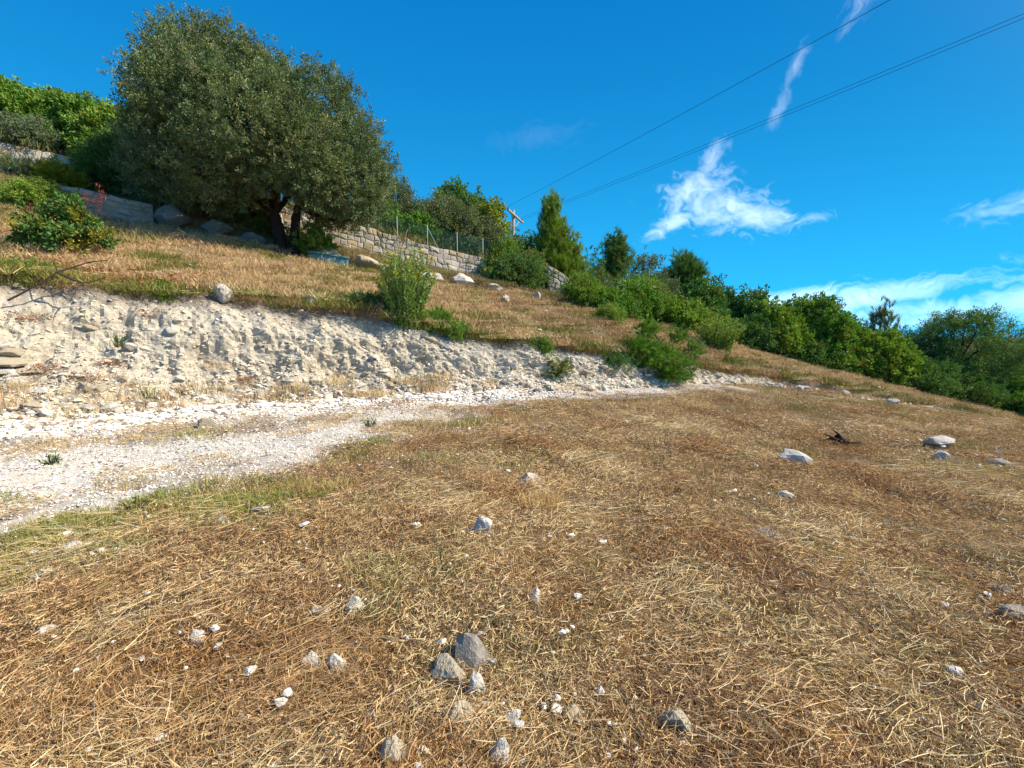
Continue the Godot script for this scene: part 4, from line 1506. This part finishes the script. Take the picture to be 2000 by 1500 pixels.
# rocks of the low ledge behind the terrace: [u along it, offset, width, height, depth, tint, label]
const BOULDERS := [
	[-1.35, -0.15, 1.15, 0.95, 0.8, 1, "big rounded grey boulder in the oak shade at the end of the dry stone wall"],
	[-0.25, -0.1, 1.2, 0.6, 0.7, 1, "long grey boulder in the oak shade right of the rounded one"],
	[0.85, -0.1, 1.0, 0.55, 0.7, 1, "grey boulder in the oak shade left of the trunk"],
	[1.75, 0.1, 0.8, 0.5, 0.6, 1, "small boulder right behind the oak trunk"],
	[3.15, -0.1, 1.7, 0.75, 0.8, 2, "long pale ledge rock behind the teal box"],
	[4.35, -0.2, 1.2, 0.7, 0.7, 2, "layered pale rock at the right of the teal box"],
	[5.2, -0.15, 0.7, 0.45, 0.6, 0, "pale rock on the ledge behind the yellow-flowered shrub"],
	[6.55, -0.1, 1.3, 0.5, 0.7, 0, "low white rock on the ledge right of the yellow-flowered shrub"],
	[7.6, -0.2, 1.05, 0.62, 0.7, 0, "smooth pale slab rock leaning on the ledge below the pale wall"],
	[8.8, -0.05, 0.5, 0.42, 0.5, 0, "white rubble block left of the dense green bush"],
	[9.15, 0.1, 0.45, 0.36, 0.5, 0, "white rubble block under the left side of the dense green bush"]]


func build_stones() -> void:
	var i := 0
	for s in STONES:
		var k := i % rocks.size()
		var o := obj("loose_stone", rocks[k], M["stone_%d" % s[4]], null)
		var b := Basis.from_euler(Vector3(rf(-0.2, 0.2), rf(0, TAU), rf(-0.2, 0.2)))
		# sized across and up as the stone stands
		o.transform = Transform3D(Basis.from_scale(Vector3(s[2] * 1.25, s[3] * 1.5, s[2] * 1.15)) * b, on_ground(s[0], s[1], s[3] * 0.22))
		tag(o, s[5], "stone", "loose stones")
		i += 1
	for s in BOULDERS:
		var r := rail(3, s[0])
		var q := to_xz(s[0], r.x + s[1])
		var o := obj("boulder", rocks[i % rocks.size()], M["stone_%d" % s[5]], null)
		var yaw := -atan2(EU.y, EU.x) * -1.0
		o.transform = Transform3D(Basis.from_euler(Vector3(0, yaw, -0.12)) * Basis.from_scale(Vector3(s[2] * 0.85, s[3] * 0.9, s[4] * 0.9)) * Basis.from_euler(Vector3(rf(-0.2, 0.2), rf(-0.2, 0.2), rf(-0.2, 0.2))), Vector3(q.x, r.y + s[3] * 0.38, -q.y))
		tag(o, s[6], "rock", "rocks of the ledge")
		i += 1


func build_small_things() -> void:
	# teal box lying at the foot of the ledge
	var a := on_ground(-7.1, 16.85, 0.0)
	var b := on_ground(-5.85, 17.2, 0.0)
	var along := b - a
	var d := along.normalized()
	var side := d.cross(Vector3.UP).normalized()
	var up := side.cross(d)
	var t := thing("teal_box", "faded teal panelled box lying on the dry grass right of the oak trunk", "box", (a + b) * 0.5)
	var bs := Basis(d, up, side)
	var L := along.length()
	var st := new_st()
	box(st, Transform3D(bs, up * 0.16), Vector3(L, 0.27, 0.5), 0.012)
	obj("body", done(st), M.teal, t)
	st = new_st()
	box(st, Transform3D(bs, up * 0.31), Vector3(L + 0.05, 0.05, 0.56), 0.012)
	obj("rim", done(st), M.teal_rim, t)
	for k in 4:
		st = new_st()
		var x := (k / 3.0 - 0.5) * (L - 0.06)
		box(st, Transform3D(Basis(up, -d, side), up * 0.155 + d * x + side * 0.0), Vector3(0.26, 0.05, 0.53), 0.008)
		obj("rib", done(st), M.teal_rim, t)
	# dark stick in the straw
	var p := on_ground(-2.02, 2.30, 0.035)
	var q := on_ground(-1.74, 2.50, 0.05)
	st = new_st(0)
	var path := []
	var rad := []
	for k in 9:
		var s := k / 8.0
		path.append(p.lerp(q, s) + Vector3(0, sin(s * 7.0) * 0.008, cos(s * 5.0) * 0.01))
		rad.append(lerpf(0.010, 0.016, sin(s * PI)))
	tube(st, path, rad, 7)
	tag(obj("dark_stick", done(st), M.wood), "dark stick lying in the straw at the left front", "stick")
	# charred roots
	p = on_ground(4.99, 7.15, 0.0)
	t = thing("charred_roots", "dark charred root stump sticking out of the mown slope at the right", "stump", p)
	st = new_st(0)
	limb(st, Vector3(0.2, -0.05, 0.05), Vector3(-0.02, 0.12, 0), 0.07, 0.045, 0.1)
	obj("stump", done(st), M.wood, t)
	var ends := [Vector3(-0.22, 0.17, 0.0), Vector3(-0.12, 0.24, 0.04), Vector3(-0.05, 0.10, 0.12), Vector3(0.25, 0.06, 0.14), Vector3(-0.26, 0.08, 0.06), Vector3(0.36, 0.02, 0.05)]
	for e in ends:
		st = new_st(0)
		limb(st, Vector3(0.06, 0.05, 0.02), e, 0.03, 0.007, 0.1)
		obj("root", done(st), M.wood, t)
	# dead branches on the bank at the left
	p = on_ground(-9.35, 9.0, 0.12)
	t = thing("dead_branch", "dead grey forked branch lying on the upper bank at the left edge", "branch", p)
	st = new_st(0)
	var f := Vector3(0.55, 0.62, -0.35)
	limb(st, Vector3(-0.1, 0.05, 0.0), f, 0.02, 0.016, 0.03)
	limb(st, f, Vector3(0.9, 0.85, -0.65), 0.02, 0.01, 0.05)
	limb(st, f, Vector3(0.95, 0.42, -0.42), 0.02, 0.016, 0.06)
	obj("stem", done(st), M.wood, t)
	for e in [[Vector3(0.95, 0.42, -0.42), Vector3(0.92, 0.02, -0.15)], [Vector3(0.95, 0.42, -0.42), Vector3(1.3, 0.55, -0.55)], [f, Vector3(0.3, 0.9, -0.5)], [Vector3(0.9, 0.85, -0.65), Vector3(1.25, 0.9, -0.7)]]:
		st = new_st(0)
		limb(st, e[0], e[1], 0.013, 0.006, 0.08)
		obj("twig", done(st), M.wood, t)
	# pale tuft of fine dry grass
	t = thing("pale_grass_tuft", "pale golden tuft of fine grass in the middle of the meadow", "grass tuft", on_ground(0.26, 4.05))
	st = new_st()
	for k in 700:
		var g := rf(0, TAU)
		var o := sqrt(rng.randf()) * 0.19
		var dd := Vector3(cos(g) * o * 2.2, 1.0, sin(g) * o * 2.2).normalized()
		blade(st, Vector3(cos(g) * o, -0.01, sin(g) * o * 0.7), dd, across(dd), rf(0.10, 0.19), 0.004, Vector3(rf(-0.3, 0.3), 0, rf(-0.3, 0.3)), pick(Color(0.66, 0.50, 0.24), 0.25))
	obj("blades", done(st), M.dry, t)


# ------------------------------------------------------------------ ground cover
func build_gravel() -> void:
	# loose white stones of the track, coarser towards the foot of the bank
	var xf := []
	var tint := PackedColorArray()
	var tries := 0
	while xf.size() < 34000 and tries < 200000:
		tries += 1
		var d := 3.0 + 11.0 * pow(rng.randf(), 1.25)
		var x := rf(-1.25, 0.4) * d
		var q := to_uw(x, d)
		var foot := rail(1, q.x)
		if q.y > foot.x + 0.25 or q.x > 13.5 or track_share(x, d) < rf(-1.2, 0.7):
			continue
		var near_foot := smoothstep(2.6, 0.0, foot.x - q.y) * smoothstep(9.0, 4.0, q.x)
		var k := 0.009 + 0.024 * pow(rng.randf(), 3.0) + near_foot * 0.10 * pow(rng.randf(), 3.0)
		k *= 0.8 + d * 0.05
		xf.append(Transform3D(Basis.from_euler(Vector3(rf(0, TAU), rf(0, TAU), 0)).scaled(Vector3(k * 1.2, k * 0.8, k * 1.2)), on_ground(x, d, k * 0.12)))
		var c := Color(0.74, 0.71, 0.67)
		var strip := litter_strip(x, d)
		if rng.randf() < clampf(strip * 0.6, 0.16, 0.6):
			c = Color(0.22, 0.17, 0.14)
		elif rng.randf() < 0.2:
			c = Color(0.58, 0.50, 0.37)
		tint.append(pick(c, 0.16, 0.04))
	ground_cover("track_stones", "loose white limestone chips scattered over the track", pebbles, M.pebble, xf, tint)
	# rubble of the cut bank
	xf = []
	tint = PackedColorArray()
	for i in 17000:
		var u := rf(-6.0, 17.0)
		var s := rng.randf()
		if rng.randf() < 0.4:
			s = pow(rng.randf(), 1.8) * 0.5
		var p := point(u, 1, s)
		var k := 0.025 + 0.08 * pow(rng.randf(), 4.0) + (0.05 * pow(rng.randf(), 2.0) if s < 0.3 else 0.0)
		xf.append(Transform3D(Basis.from_euler(Vector3(rf(-0.6, 0.6), rf(0, TAU), rf(-0.6, 0.6))).scaled_local(Vector3(k * 1.35, k * 0.62, k)), p))
		var c := Color(0.66, 0.60, 0.50)
		var g := rng.randf()
		if g < 0.25:
			c = Color(0.60, 0.51, 0.37)
		elif g < 0.36:
			c = Color(0.40, 0.36, 0.31)
		if s > 0.86 and rng.randf() < 0.5:
			c = Color(0.33, 0.28, 0.23)
		tint.append(pick(c, 0.14, 0.05))
	ground_cover("bank_rubble", "loose limestone rubble lying on the cut bank", pebbles, M.pebble, xf, tint)
	# chips of white stone in the meadow and on the terrace
	xf = []
	tint = PackedColorArray()
	for i in 2600:
		var d := 1.4 + 13.0 * pow(rng.randf(), 1.5)
		var x := rf(-1.1, 1.15) * d
		var dens := n_patch.get_noise_2d(x * 0.6 + 90.0, d * 0.6) * 1.3 + 0.25 + clampf(track_share(x, d) + 1.6, 0.0, 1.0) * 0.5
		if rng.randf() > dens or to_uw(x, d).y > rail(1, to_uw(x, d).x).x:
			continue
		var k := rf(0.007, 0.02) + 0.045 * pow(rng.randf(), 7.0) + d * 0.0018
		xf.append(Transform3D(Basis.from_euler(Vector3(rf(0, TAU), rf(0, TAU), 0)).scaled(Vector3(k * 1.2, k * 0.9, k * 1.2)), on_ground(x, d, k * 0.45 + 0.02)))
		tint.append(pick(Color(0.64, 0.61, 0.57) if rng.randf() < 0.75 else Color(0.5, 0.42, 0.3), 0.15, 0.04))
	# chips in the front left of the meadow, and broken pieces round the loose stones
	for i in 240:
		var d := rf(1.5, 3.6)
		var x := rf(-1.2, 0.2) * d
		if n_patch.get_noise_2d(x * 1.6 + 40.0, d * 1.6) < rf(-0.1, 0.3):
			continue
		var k := rf(0.012, 0.028) + 0.04 * pow(rng.randf(), 5.0)
		xf.append(Transform3D(Basis.from_euler(Vector3(rf(0, TAU), rf(0, TAU), 0)).scaled(Vector3(k * 1.3, k * 0.8, k * 1.1)), on_ground(x, d, k * 0.4 + 0.022)))
		tint.append(pick(Color(0.72, 0.69, 0.64), 0.14, 0.04))
	for s in STONES:
		for m in rng.randi_range(2, 8):
			var k: float = s[2] * rf(0.08, 0.26)
			var x: float = s[0] + rng.randfn() * s[2] * 0.9
			var d: float = s[1] + rng.randfn() * s[2] * 0.9
			xf.append(Transform3D(Basis.from_euler(Vector3(rf(0, TAU), rf(0, TAU), 0)).scaled(Vector3(k * 1.3, k * 0.8, k * 1.1)), on_ground(x, d, k * 0.3 + 0.018)))
			tint.append(pick([Color(0.72, 0.69, 0.64), Color(0.42, 0.40, 0.37), Color(0.60, 0.52, 0.40)][s[4]], 0.16, 0.04))
	for i in 1500:
		var u := rf(-5, 30)
		var s := rng.randf()
		var p := point(u, 2, s)
		var dens := n_patch.get_noise_2d(p.x * 0.7 + 70.0, -p.z * 0.7) * 1.6 + 0.1 + (0.35 if u > 7.0 and u < 15.0 else 0.0)
		if rng.randf() > dens:
			continue
		var k := rf(0.03, 0.07) + 0.12 * pow(rng.randf(), 4.0)
		xf.append(Transform3D(Basis.from_euler(Vector3(rf(0, TAU), rf(0, TAU), 0)).scaled(Vector3(k * 1.3, k * 0.8, k * 1.2)), p + Vector3(0, k * 0.35, 0)))
		tint.append(pick(Color(0.66, 0.62, 0.55), 0.15, 0.04))
	for i in 1400:
		var u := rf(15.0, 27.0)
		var w := rail(1, u).x - absf(rng.randfn()) * 1.1
		var o := to_xz(u, w)
		if n_patch.get_noise_2d(o.x * 0.8 + 7.0, o.y * 0.8) < rf(-0.3, 0.2):
			continue
		var k := rf(0.03, 0.08) + 0.15 * pow(rng.randf(), 5.0)
		xf.append(Transform3D(Basis.from_euler(Vector3(rf(0, TAU), rf(0, TAU), 0)).scaled(Vector3(k * 1.3, k * 0.8, k * 1.2)), on_ground(o.x, o.y, k * 0.35)))
		tint.append(pick(Color(0.50, 0.47, 0.44), 0.2, 0.04))
	ground_cover("stone_chips", "white stone chips scattered through the dry grass", pebbles, M.pebble, xf, tint)


func straw_mat(kind: int) -> ArrayMesh:
	var st := new_st()
	match kind:
		0: # short broken bits, brown, lying every way
			for i in 640:
				var d := Vector3(rng.randfn(), rf(-0.25, 0.45), rng.randfn()).normalized()
				var c := Color(0.60, 0.43, 0.21).lerp(Color(0.82, 0.67, 0.40), pow(rng.randf(), 1.2))
				if rng.randf() < 0.34:
					c = Color(0.19, 0.115, 0.07)
				blade(st, Vector3(rf(-0.34, 0.34), rf(0.0, 0.04), rf(-0.34, 0.34)), d, across(d), rf(0.025, 0.085), rf(0.0025, 0.0055), rand_dir() * 0.25, pick(c, 0.2), 2)
		1: # long pale straws, lying much one way
			for i in 240:
				var d := Vector3(1.0, rf(-0.06, 0.25), rng.randfn() * 0.75).normalized()
				var c := Color(0.72, 0.59, 0.34).lerp(Color(0.82, 0.72, 0.48), rng.randf())
				if rng.randf() < 0.35:
					c = Color(0.56, 0.41, 0.20)
				blade(st, Vector3(rf(-0.38, 0.26), rf(0.005, 0.06), rf(-0.34, 0.34)), d, across(d), 0.05 + 0.22 * pow(rng.randf(), 2.6), rf(0.002, 0.0038), rand_dir() * 0.14, pick(c, 0.15), 3)
		2: # standing stubble
			for i in 360:
				var d := Vector3(rng.randfn() * 0.4, 1.0, rng.randfn() * 0.4).normalized()
				var c := Color(0.64, 0.49, 0.26).lerp(Color(0.42, 0.28, 0.14), rng.randf())
				blade(st, Vector3(rf(-0.33, 0.33), -0.01, rf(-0.33, 0.33)), d, across(d), rf(0.03, 0.10), rf(0.003, 0.005), rand_dir() * 0.3, pick(c, 0.2), 2)
		3: # soft standing grass, colour left to the copy
			for i in 150:
				var d := Vector3(rng.randfn() * 0.45, 1.0, rng.randfn() * 0.45).normalized()
				var k := rf(0.75, 1.25)
				blade(st, Vector3(rf(-0.25, 0.25), -0.02, rf(-0.25, 0.25)), d, across(d), rf(0.06, 0.16), rf(0.005, 0.008), Vector3(rf(-0.3, 0.3), -0.12, rf(-0.3, 0.3)), Color(k, k * rf(0.9, 1.05), k * rf(0.8, 1.1)), 2)
		4: # curled fallen leaves
			for i in 14:
				var d := Vector3(rng.randfn(), rf(-0.2, 0.5), rng.randfn()).normalized()
				var k := rf(0.6, 1.3)
				leaf(st, Vector3(rf(-0.14, 0.14), rf(0.0, 0.03), rf(-0.14, 0.14)), d, across(d), rf(0.025, 0.055), rf(0.014, 0.026), 0.35, Color(k, k * rf(0.85, 1.1), k))
	return done(st)


func mat_pose(x: float, d: float, turn: float, k: float, lift: float) -> Transform3D:
	var e := 0.12
	var nx := ground(x + e, d) - ground(x - e, d)
	var nd := ground(x, d + e) - ground(x, d - e)
	var up := Vector3(-nx, 2.0 * e, nd).normalized()
	var b := Basis(Vector3.UP, turn)
	var fx := (b.x - up * b.x.dot(up)).normalized()
	return Transform3D(Basis(fx * k, up * k, fx.cross(up) * k), on_ground(x, d, lift))


func build_straw() -> void:
	var shapes := [[], [], [], [], []]
	for k in 5:
		for v in 4:
			shapes[k].append(straw_mat(k))
	var xf := [[], [], [], [], []]
	var tint := [PackedColorArray(), PackedColorArray(), PackedColorArray(), PackedColorArray(), PackedColorArray()]
	# meadow: dense in front, larger pieces farther off
	var tries := 0
	while tries < 3300:
		tries += 1
		var d := 1.05 + 17.0 * pow(rng.randf(), 1.55)
		var x := rf(-1.2, 1.25) * d + rf(-0.3, 0.3)
		var q := to_uw(x, d)
		var foot := rail(1, q.x)
		if q.y > foot.x + 0.1:
			continue
		var share := track_share(x, d)
		if share > rf(-0.9, 0.5) and rng.randf() > 0.05 + clampf(litter_strip(x, d) * 0.3, 0, 0.25):
			continue
		var k := clampf(0.75 + d * 0.045, 0.8, 1.5)
		var a := n_patch.get_noise_2d(x * 0.75, d * 0.75)
		var b := n_patch.get_noise_2d(x * 1.9 + 31.0, d * 1.9)
		var g := n_patch.get_noise_2d(x * 0.45 + 77.0, d * 0.45) + 0.25 * smoothstep(-1.6, -0.2, share) - 0.3 + 0.42 * smoothstep(3.0, 7.5, x) * smoothstep(3.5, 6.0, d) + 0.3 * smoothstep(-1.3, -0.5, share) * smoothstep(6.5, 4.0, d)
		var turn := n_soft.get_noise_2d(x * 0.28 + 5.0, d * 0.28) * 5.0 + rng.randfn() * 1.0
		var kind := 0
		var r := rng.randf()
		if r < 0.11 + b * 0.35:
			kind = 1
		elif r < 0.40 + b * 0.2:
			kind = 2
		elif r > 0.965:
			kind = 4
		var c := Color(1, 1, 1).lerp(Color(0.70, 0.57, 0.49), clampf(0.24 - a * 2.4 - b * 0.5, 0, 1))
		if g > 0.18 and rng.randf() < (g - 0.1) * 2.4:
			kind = 3
			c = Color(0.24, 0.25, 0.075).lerp(Color(0.52, 0.42, 0.20), rng.randf() if x < 3.0 else rf(0.3, 1.0))
		if kind == 4:
			c = Color(0.40, 0.22, 0.11)
		var copies := 4 if kind == 4 else 1
		for m in copies:
			var ox := rf(-0.3, 0.3) if copies > 1 else 0.0
			var od := rf(-0.3, 0.3) if copies > 1 else 0.0
			xf[kind].append(mat_pose(x + ox, d + od, turn, k * rf(0.8, 1.2), 0.0 if kind != 1 else rf(0.0, 0.03)))
			tint[kind].append(pick(c, 0.12, 0.05))
	# green sprigs through the mown straw, thickest along the near edge of the track
	for i in 700:
		var d := 1.4 + 9.0 * pow(rng.randf(), 1.4)
		var x := rf(-1.15, 1.1) * d
		var share := track_share(x, d)
		if share > 0.3 or (share < -1.6 and n_patch.get_noise_2d(x * 1.1 + 15.0, d * 1.1) < 0.08):
			continue
		var k := rf(0.22, 0.5) if share < -1.2 else rf(0.35, 0.8)
		xf[3].append(mat_pose(x, d, rf(0, TAU), k, 0.015))
		tint[3].append(pick(Color(0.20, 0.24, 0.06).lerp(Color(0.40, 0.36, 0.13), rng.randf()), 0.2, 0.08))
	for i in 34:
		var q: Array = [[-3.0, 3.75], [-2.45, 3.7], [-2.2, 4.0], [-3.3, 3.3]][i % 4]
		xf[3].append(mat_pose(q[0] + rng.randfn() * 0.2, q[1] + rng.randfn() * 0.14, rf(0, TAU), rf(0.5, 0.95), 0.01))
		tint[3].append(pick(Color(0.24, 0.27, 0.06), 0.25, 0.08))
	# terrace
	for i in 5600:
		var u := rf(-9.0, 36.0)
		var s := rng.randf()
		var p := point(u, 2, s)
		var bare := n_patch.get_noise_2d(p.x * 0.7 + 70.0, -p.z * 0.7) + (0.12 if u > 7.0 and u < 16.0 else -0.1)
		if bare > 0.12 and rng.randf() < 0.6:
			continue
		var g := n_patch.get_noise_2d(p.x * 0.5 + 12.0, -p.z * 0.5) * 1.4 + smoothstep(0.35, 0.0, s) * 0.35 - 0.02
		var kind := 3 if rng.randf() < 0.86 else rng.randi_range(0, 2)
		var c := Color(0.48, 0.335, 0.18).lerp(Color(0.64, 0.48, 0.27), rng.randf())
		if u > 8.0 and u < 17.0:
			c = c.lerp(Color(0.30, 0.19, 0.10), 0.5)
		if kind == 3 and g > 0.1 and rng.randf() < g * 2.2:
			c = Color(0.15, 0.18, 0.04).lerp(Color(0.26, 0.24, 0.06), rng.randf())
		if kind != 3:
			c = Color(1, 1, 1)
		var k := rf(0.9, 1.5) * (1.0 if s > 0.1 else 1.25)
		xf[kind].append(Transform3D(Basis(Vector3.UP, rf(0, TAU)).scaled(Vector3(k * 1.3, k, k * 1.3)), p))
		tint[kind].append(pick(c, 0.16, 0.06))
	# fringe of grass hanging over the brow
	for i in 1100:
		var u := rf(-6.0, 18.0)
		var p := point(u, 2, pow(rng.randf(), 2.0) * 0.09) - Vector3(0, 0.02, 0)
		var thick := n_patch.get_noise_2d(u * 0.9, 60.0)
		if thick < -0.1 and rng.randf() < 0.7:
			continue
		var c := Color(0.36, 0.25, 0.12).lerp(Color(0.16, 0.17, 0.05), clampf(n_patch.get_noise_2d(u * 0.7, 90.0) * 2.0 + 0.4, 0, 1))
		var k := rf(0.7, 1.4)
		xf[3].append(Transform3D(Basis(Vector3.UP, rf(0, TAU)).scaled(Vector3(k, k * rf(0.7, 1.3), k)).rotated(Vector3(EU.x, 0, -EU.y), rf(0.0, 0.7)), p))
		tint[3].append(pick(c, 0.2, 0.06))
	# ledge and slope below the upper wall
	for i in 2000:
		var u := rf(-11.0, 30.0)
		var p := point(u, 4, rng.randf()) if i % 5 else point(u, 3, rf(0.3, 1.0))
		var c := Color(0.34, 0.25, 0.13).lerp(Color(0.20, 0.20, 0.07), clampf(n_patch.get_noise_2d(p.x * 0.6, -p.z * 0.6) * 2.0 + 0.5, 0, 1))
		var k := rf(0.8, 1.5)
		xf[3].append(Transform3D(Basis(Vector3.UP, rf(0, TAU)).scaled(Vector3(k, k * rf(0.8, 1.3), k)), p))
		tint[3].append(pick(c, 0.2, 0.08))
	# hillside under the trees
	for i in 1100:
		var u := rf(-12.0, 34.0)
		var p := point(u, 6, pow(rng.randf(), 1.4))
		var k := rf(2.0, 4.0)
		xf[3].append(Transform3D(Basis(Vector3.UP, rf(0, TAU)).scaled(Vector3(k, k, k)), p))
		tint[3].append(pick(Color(0.20, 0.19, 0.07), 0.3, 0.1))
	# dry weeds and fallen leaves at the foot of the bank on the left
	for i in 190:
		var u := rf(-6.0, 5.5)
		var s := absf(rng.randfn()) * 0.2
		if s > 0.9 or n_patch.get_noise_2d(u * 1.3, s * 4.0) < 0.02 or s > 0.5:
			continue
		var p := point(u, 1, s)
		var kind := 3 if rng.randf() < 0.6 else 4
		var k := rf(0.9, 1.7)
		xf[kind].append(Transform3D(Basis(Vector3.UP, rf(0, TAU)).scaled(Vector3(k, k * rf(0.8, 1.6), k)), p))
		tint[kind].append(pick(Color(0.52, 0.40, 0.23) if kind == 3 else Color(0.38, 0.21, 0.11), 0.3, 0.08))
	# fallen leaves on the terrace at the left, and in pockets of the bank
	for i in 700:
		var p := point(rf(-3.6, -0.4), 2, absf(rng.randfn()) * 0.16 + 0.02)
		var k := rf(1.0, 1.6)
		xf[4].append(Transform3D(Basis(Vector3.UP, rf(0, TAU)).scaled(Vector3(k, k, k)), p + Vector3(0, 0.04, 0)))
		tint[4].append(pick(Color(0.56, 0.30, 0.13), 0.3, 0.08))
	for i in 120:
		var spot: Array = [[-2.9, 0.36], [-2.0, 0.42], [-3.3, 0.72], [-1.4, 0.78], [-2.3, 0.26], [0.2, 0.3]][i % 6]
		var p := point(spot[0] + rng.randfn() * 0.14, 1, spot[1] + rng.randfn() * 0.02)
		var k := rf(0.8, 1.3)
		xf[4].append(Transform3D(Basis(Vector3.UP, rf(0, TAU)).scaled(Vector3(k, k, k)), p + Vector3(0, 0.02, 0)))
		tint[4].append(pick(Color(0.34, 0.18, 0.10), 0.3, 0.08))
	var names := [["chopped_straw", "short brown broken straw covering the mown meadow"], ["long_straw", "long pale straws lying over the mown meadow"], ["stubble", "short standing stubble of the mown meadow"], ["dry_grass", "standing tufts of dry and half-green grass"], ["fallen_leaves", "curled orange-brown fallen leaves"]]
	for k in 5:
		ground_cover(names[k][0], names[k][1], shapes[k], M.dry, xf[k], tint[k])
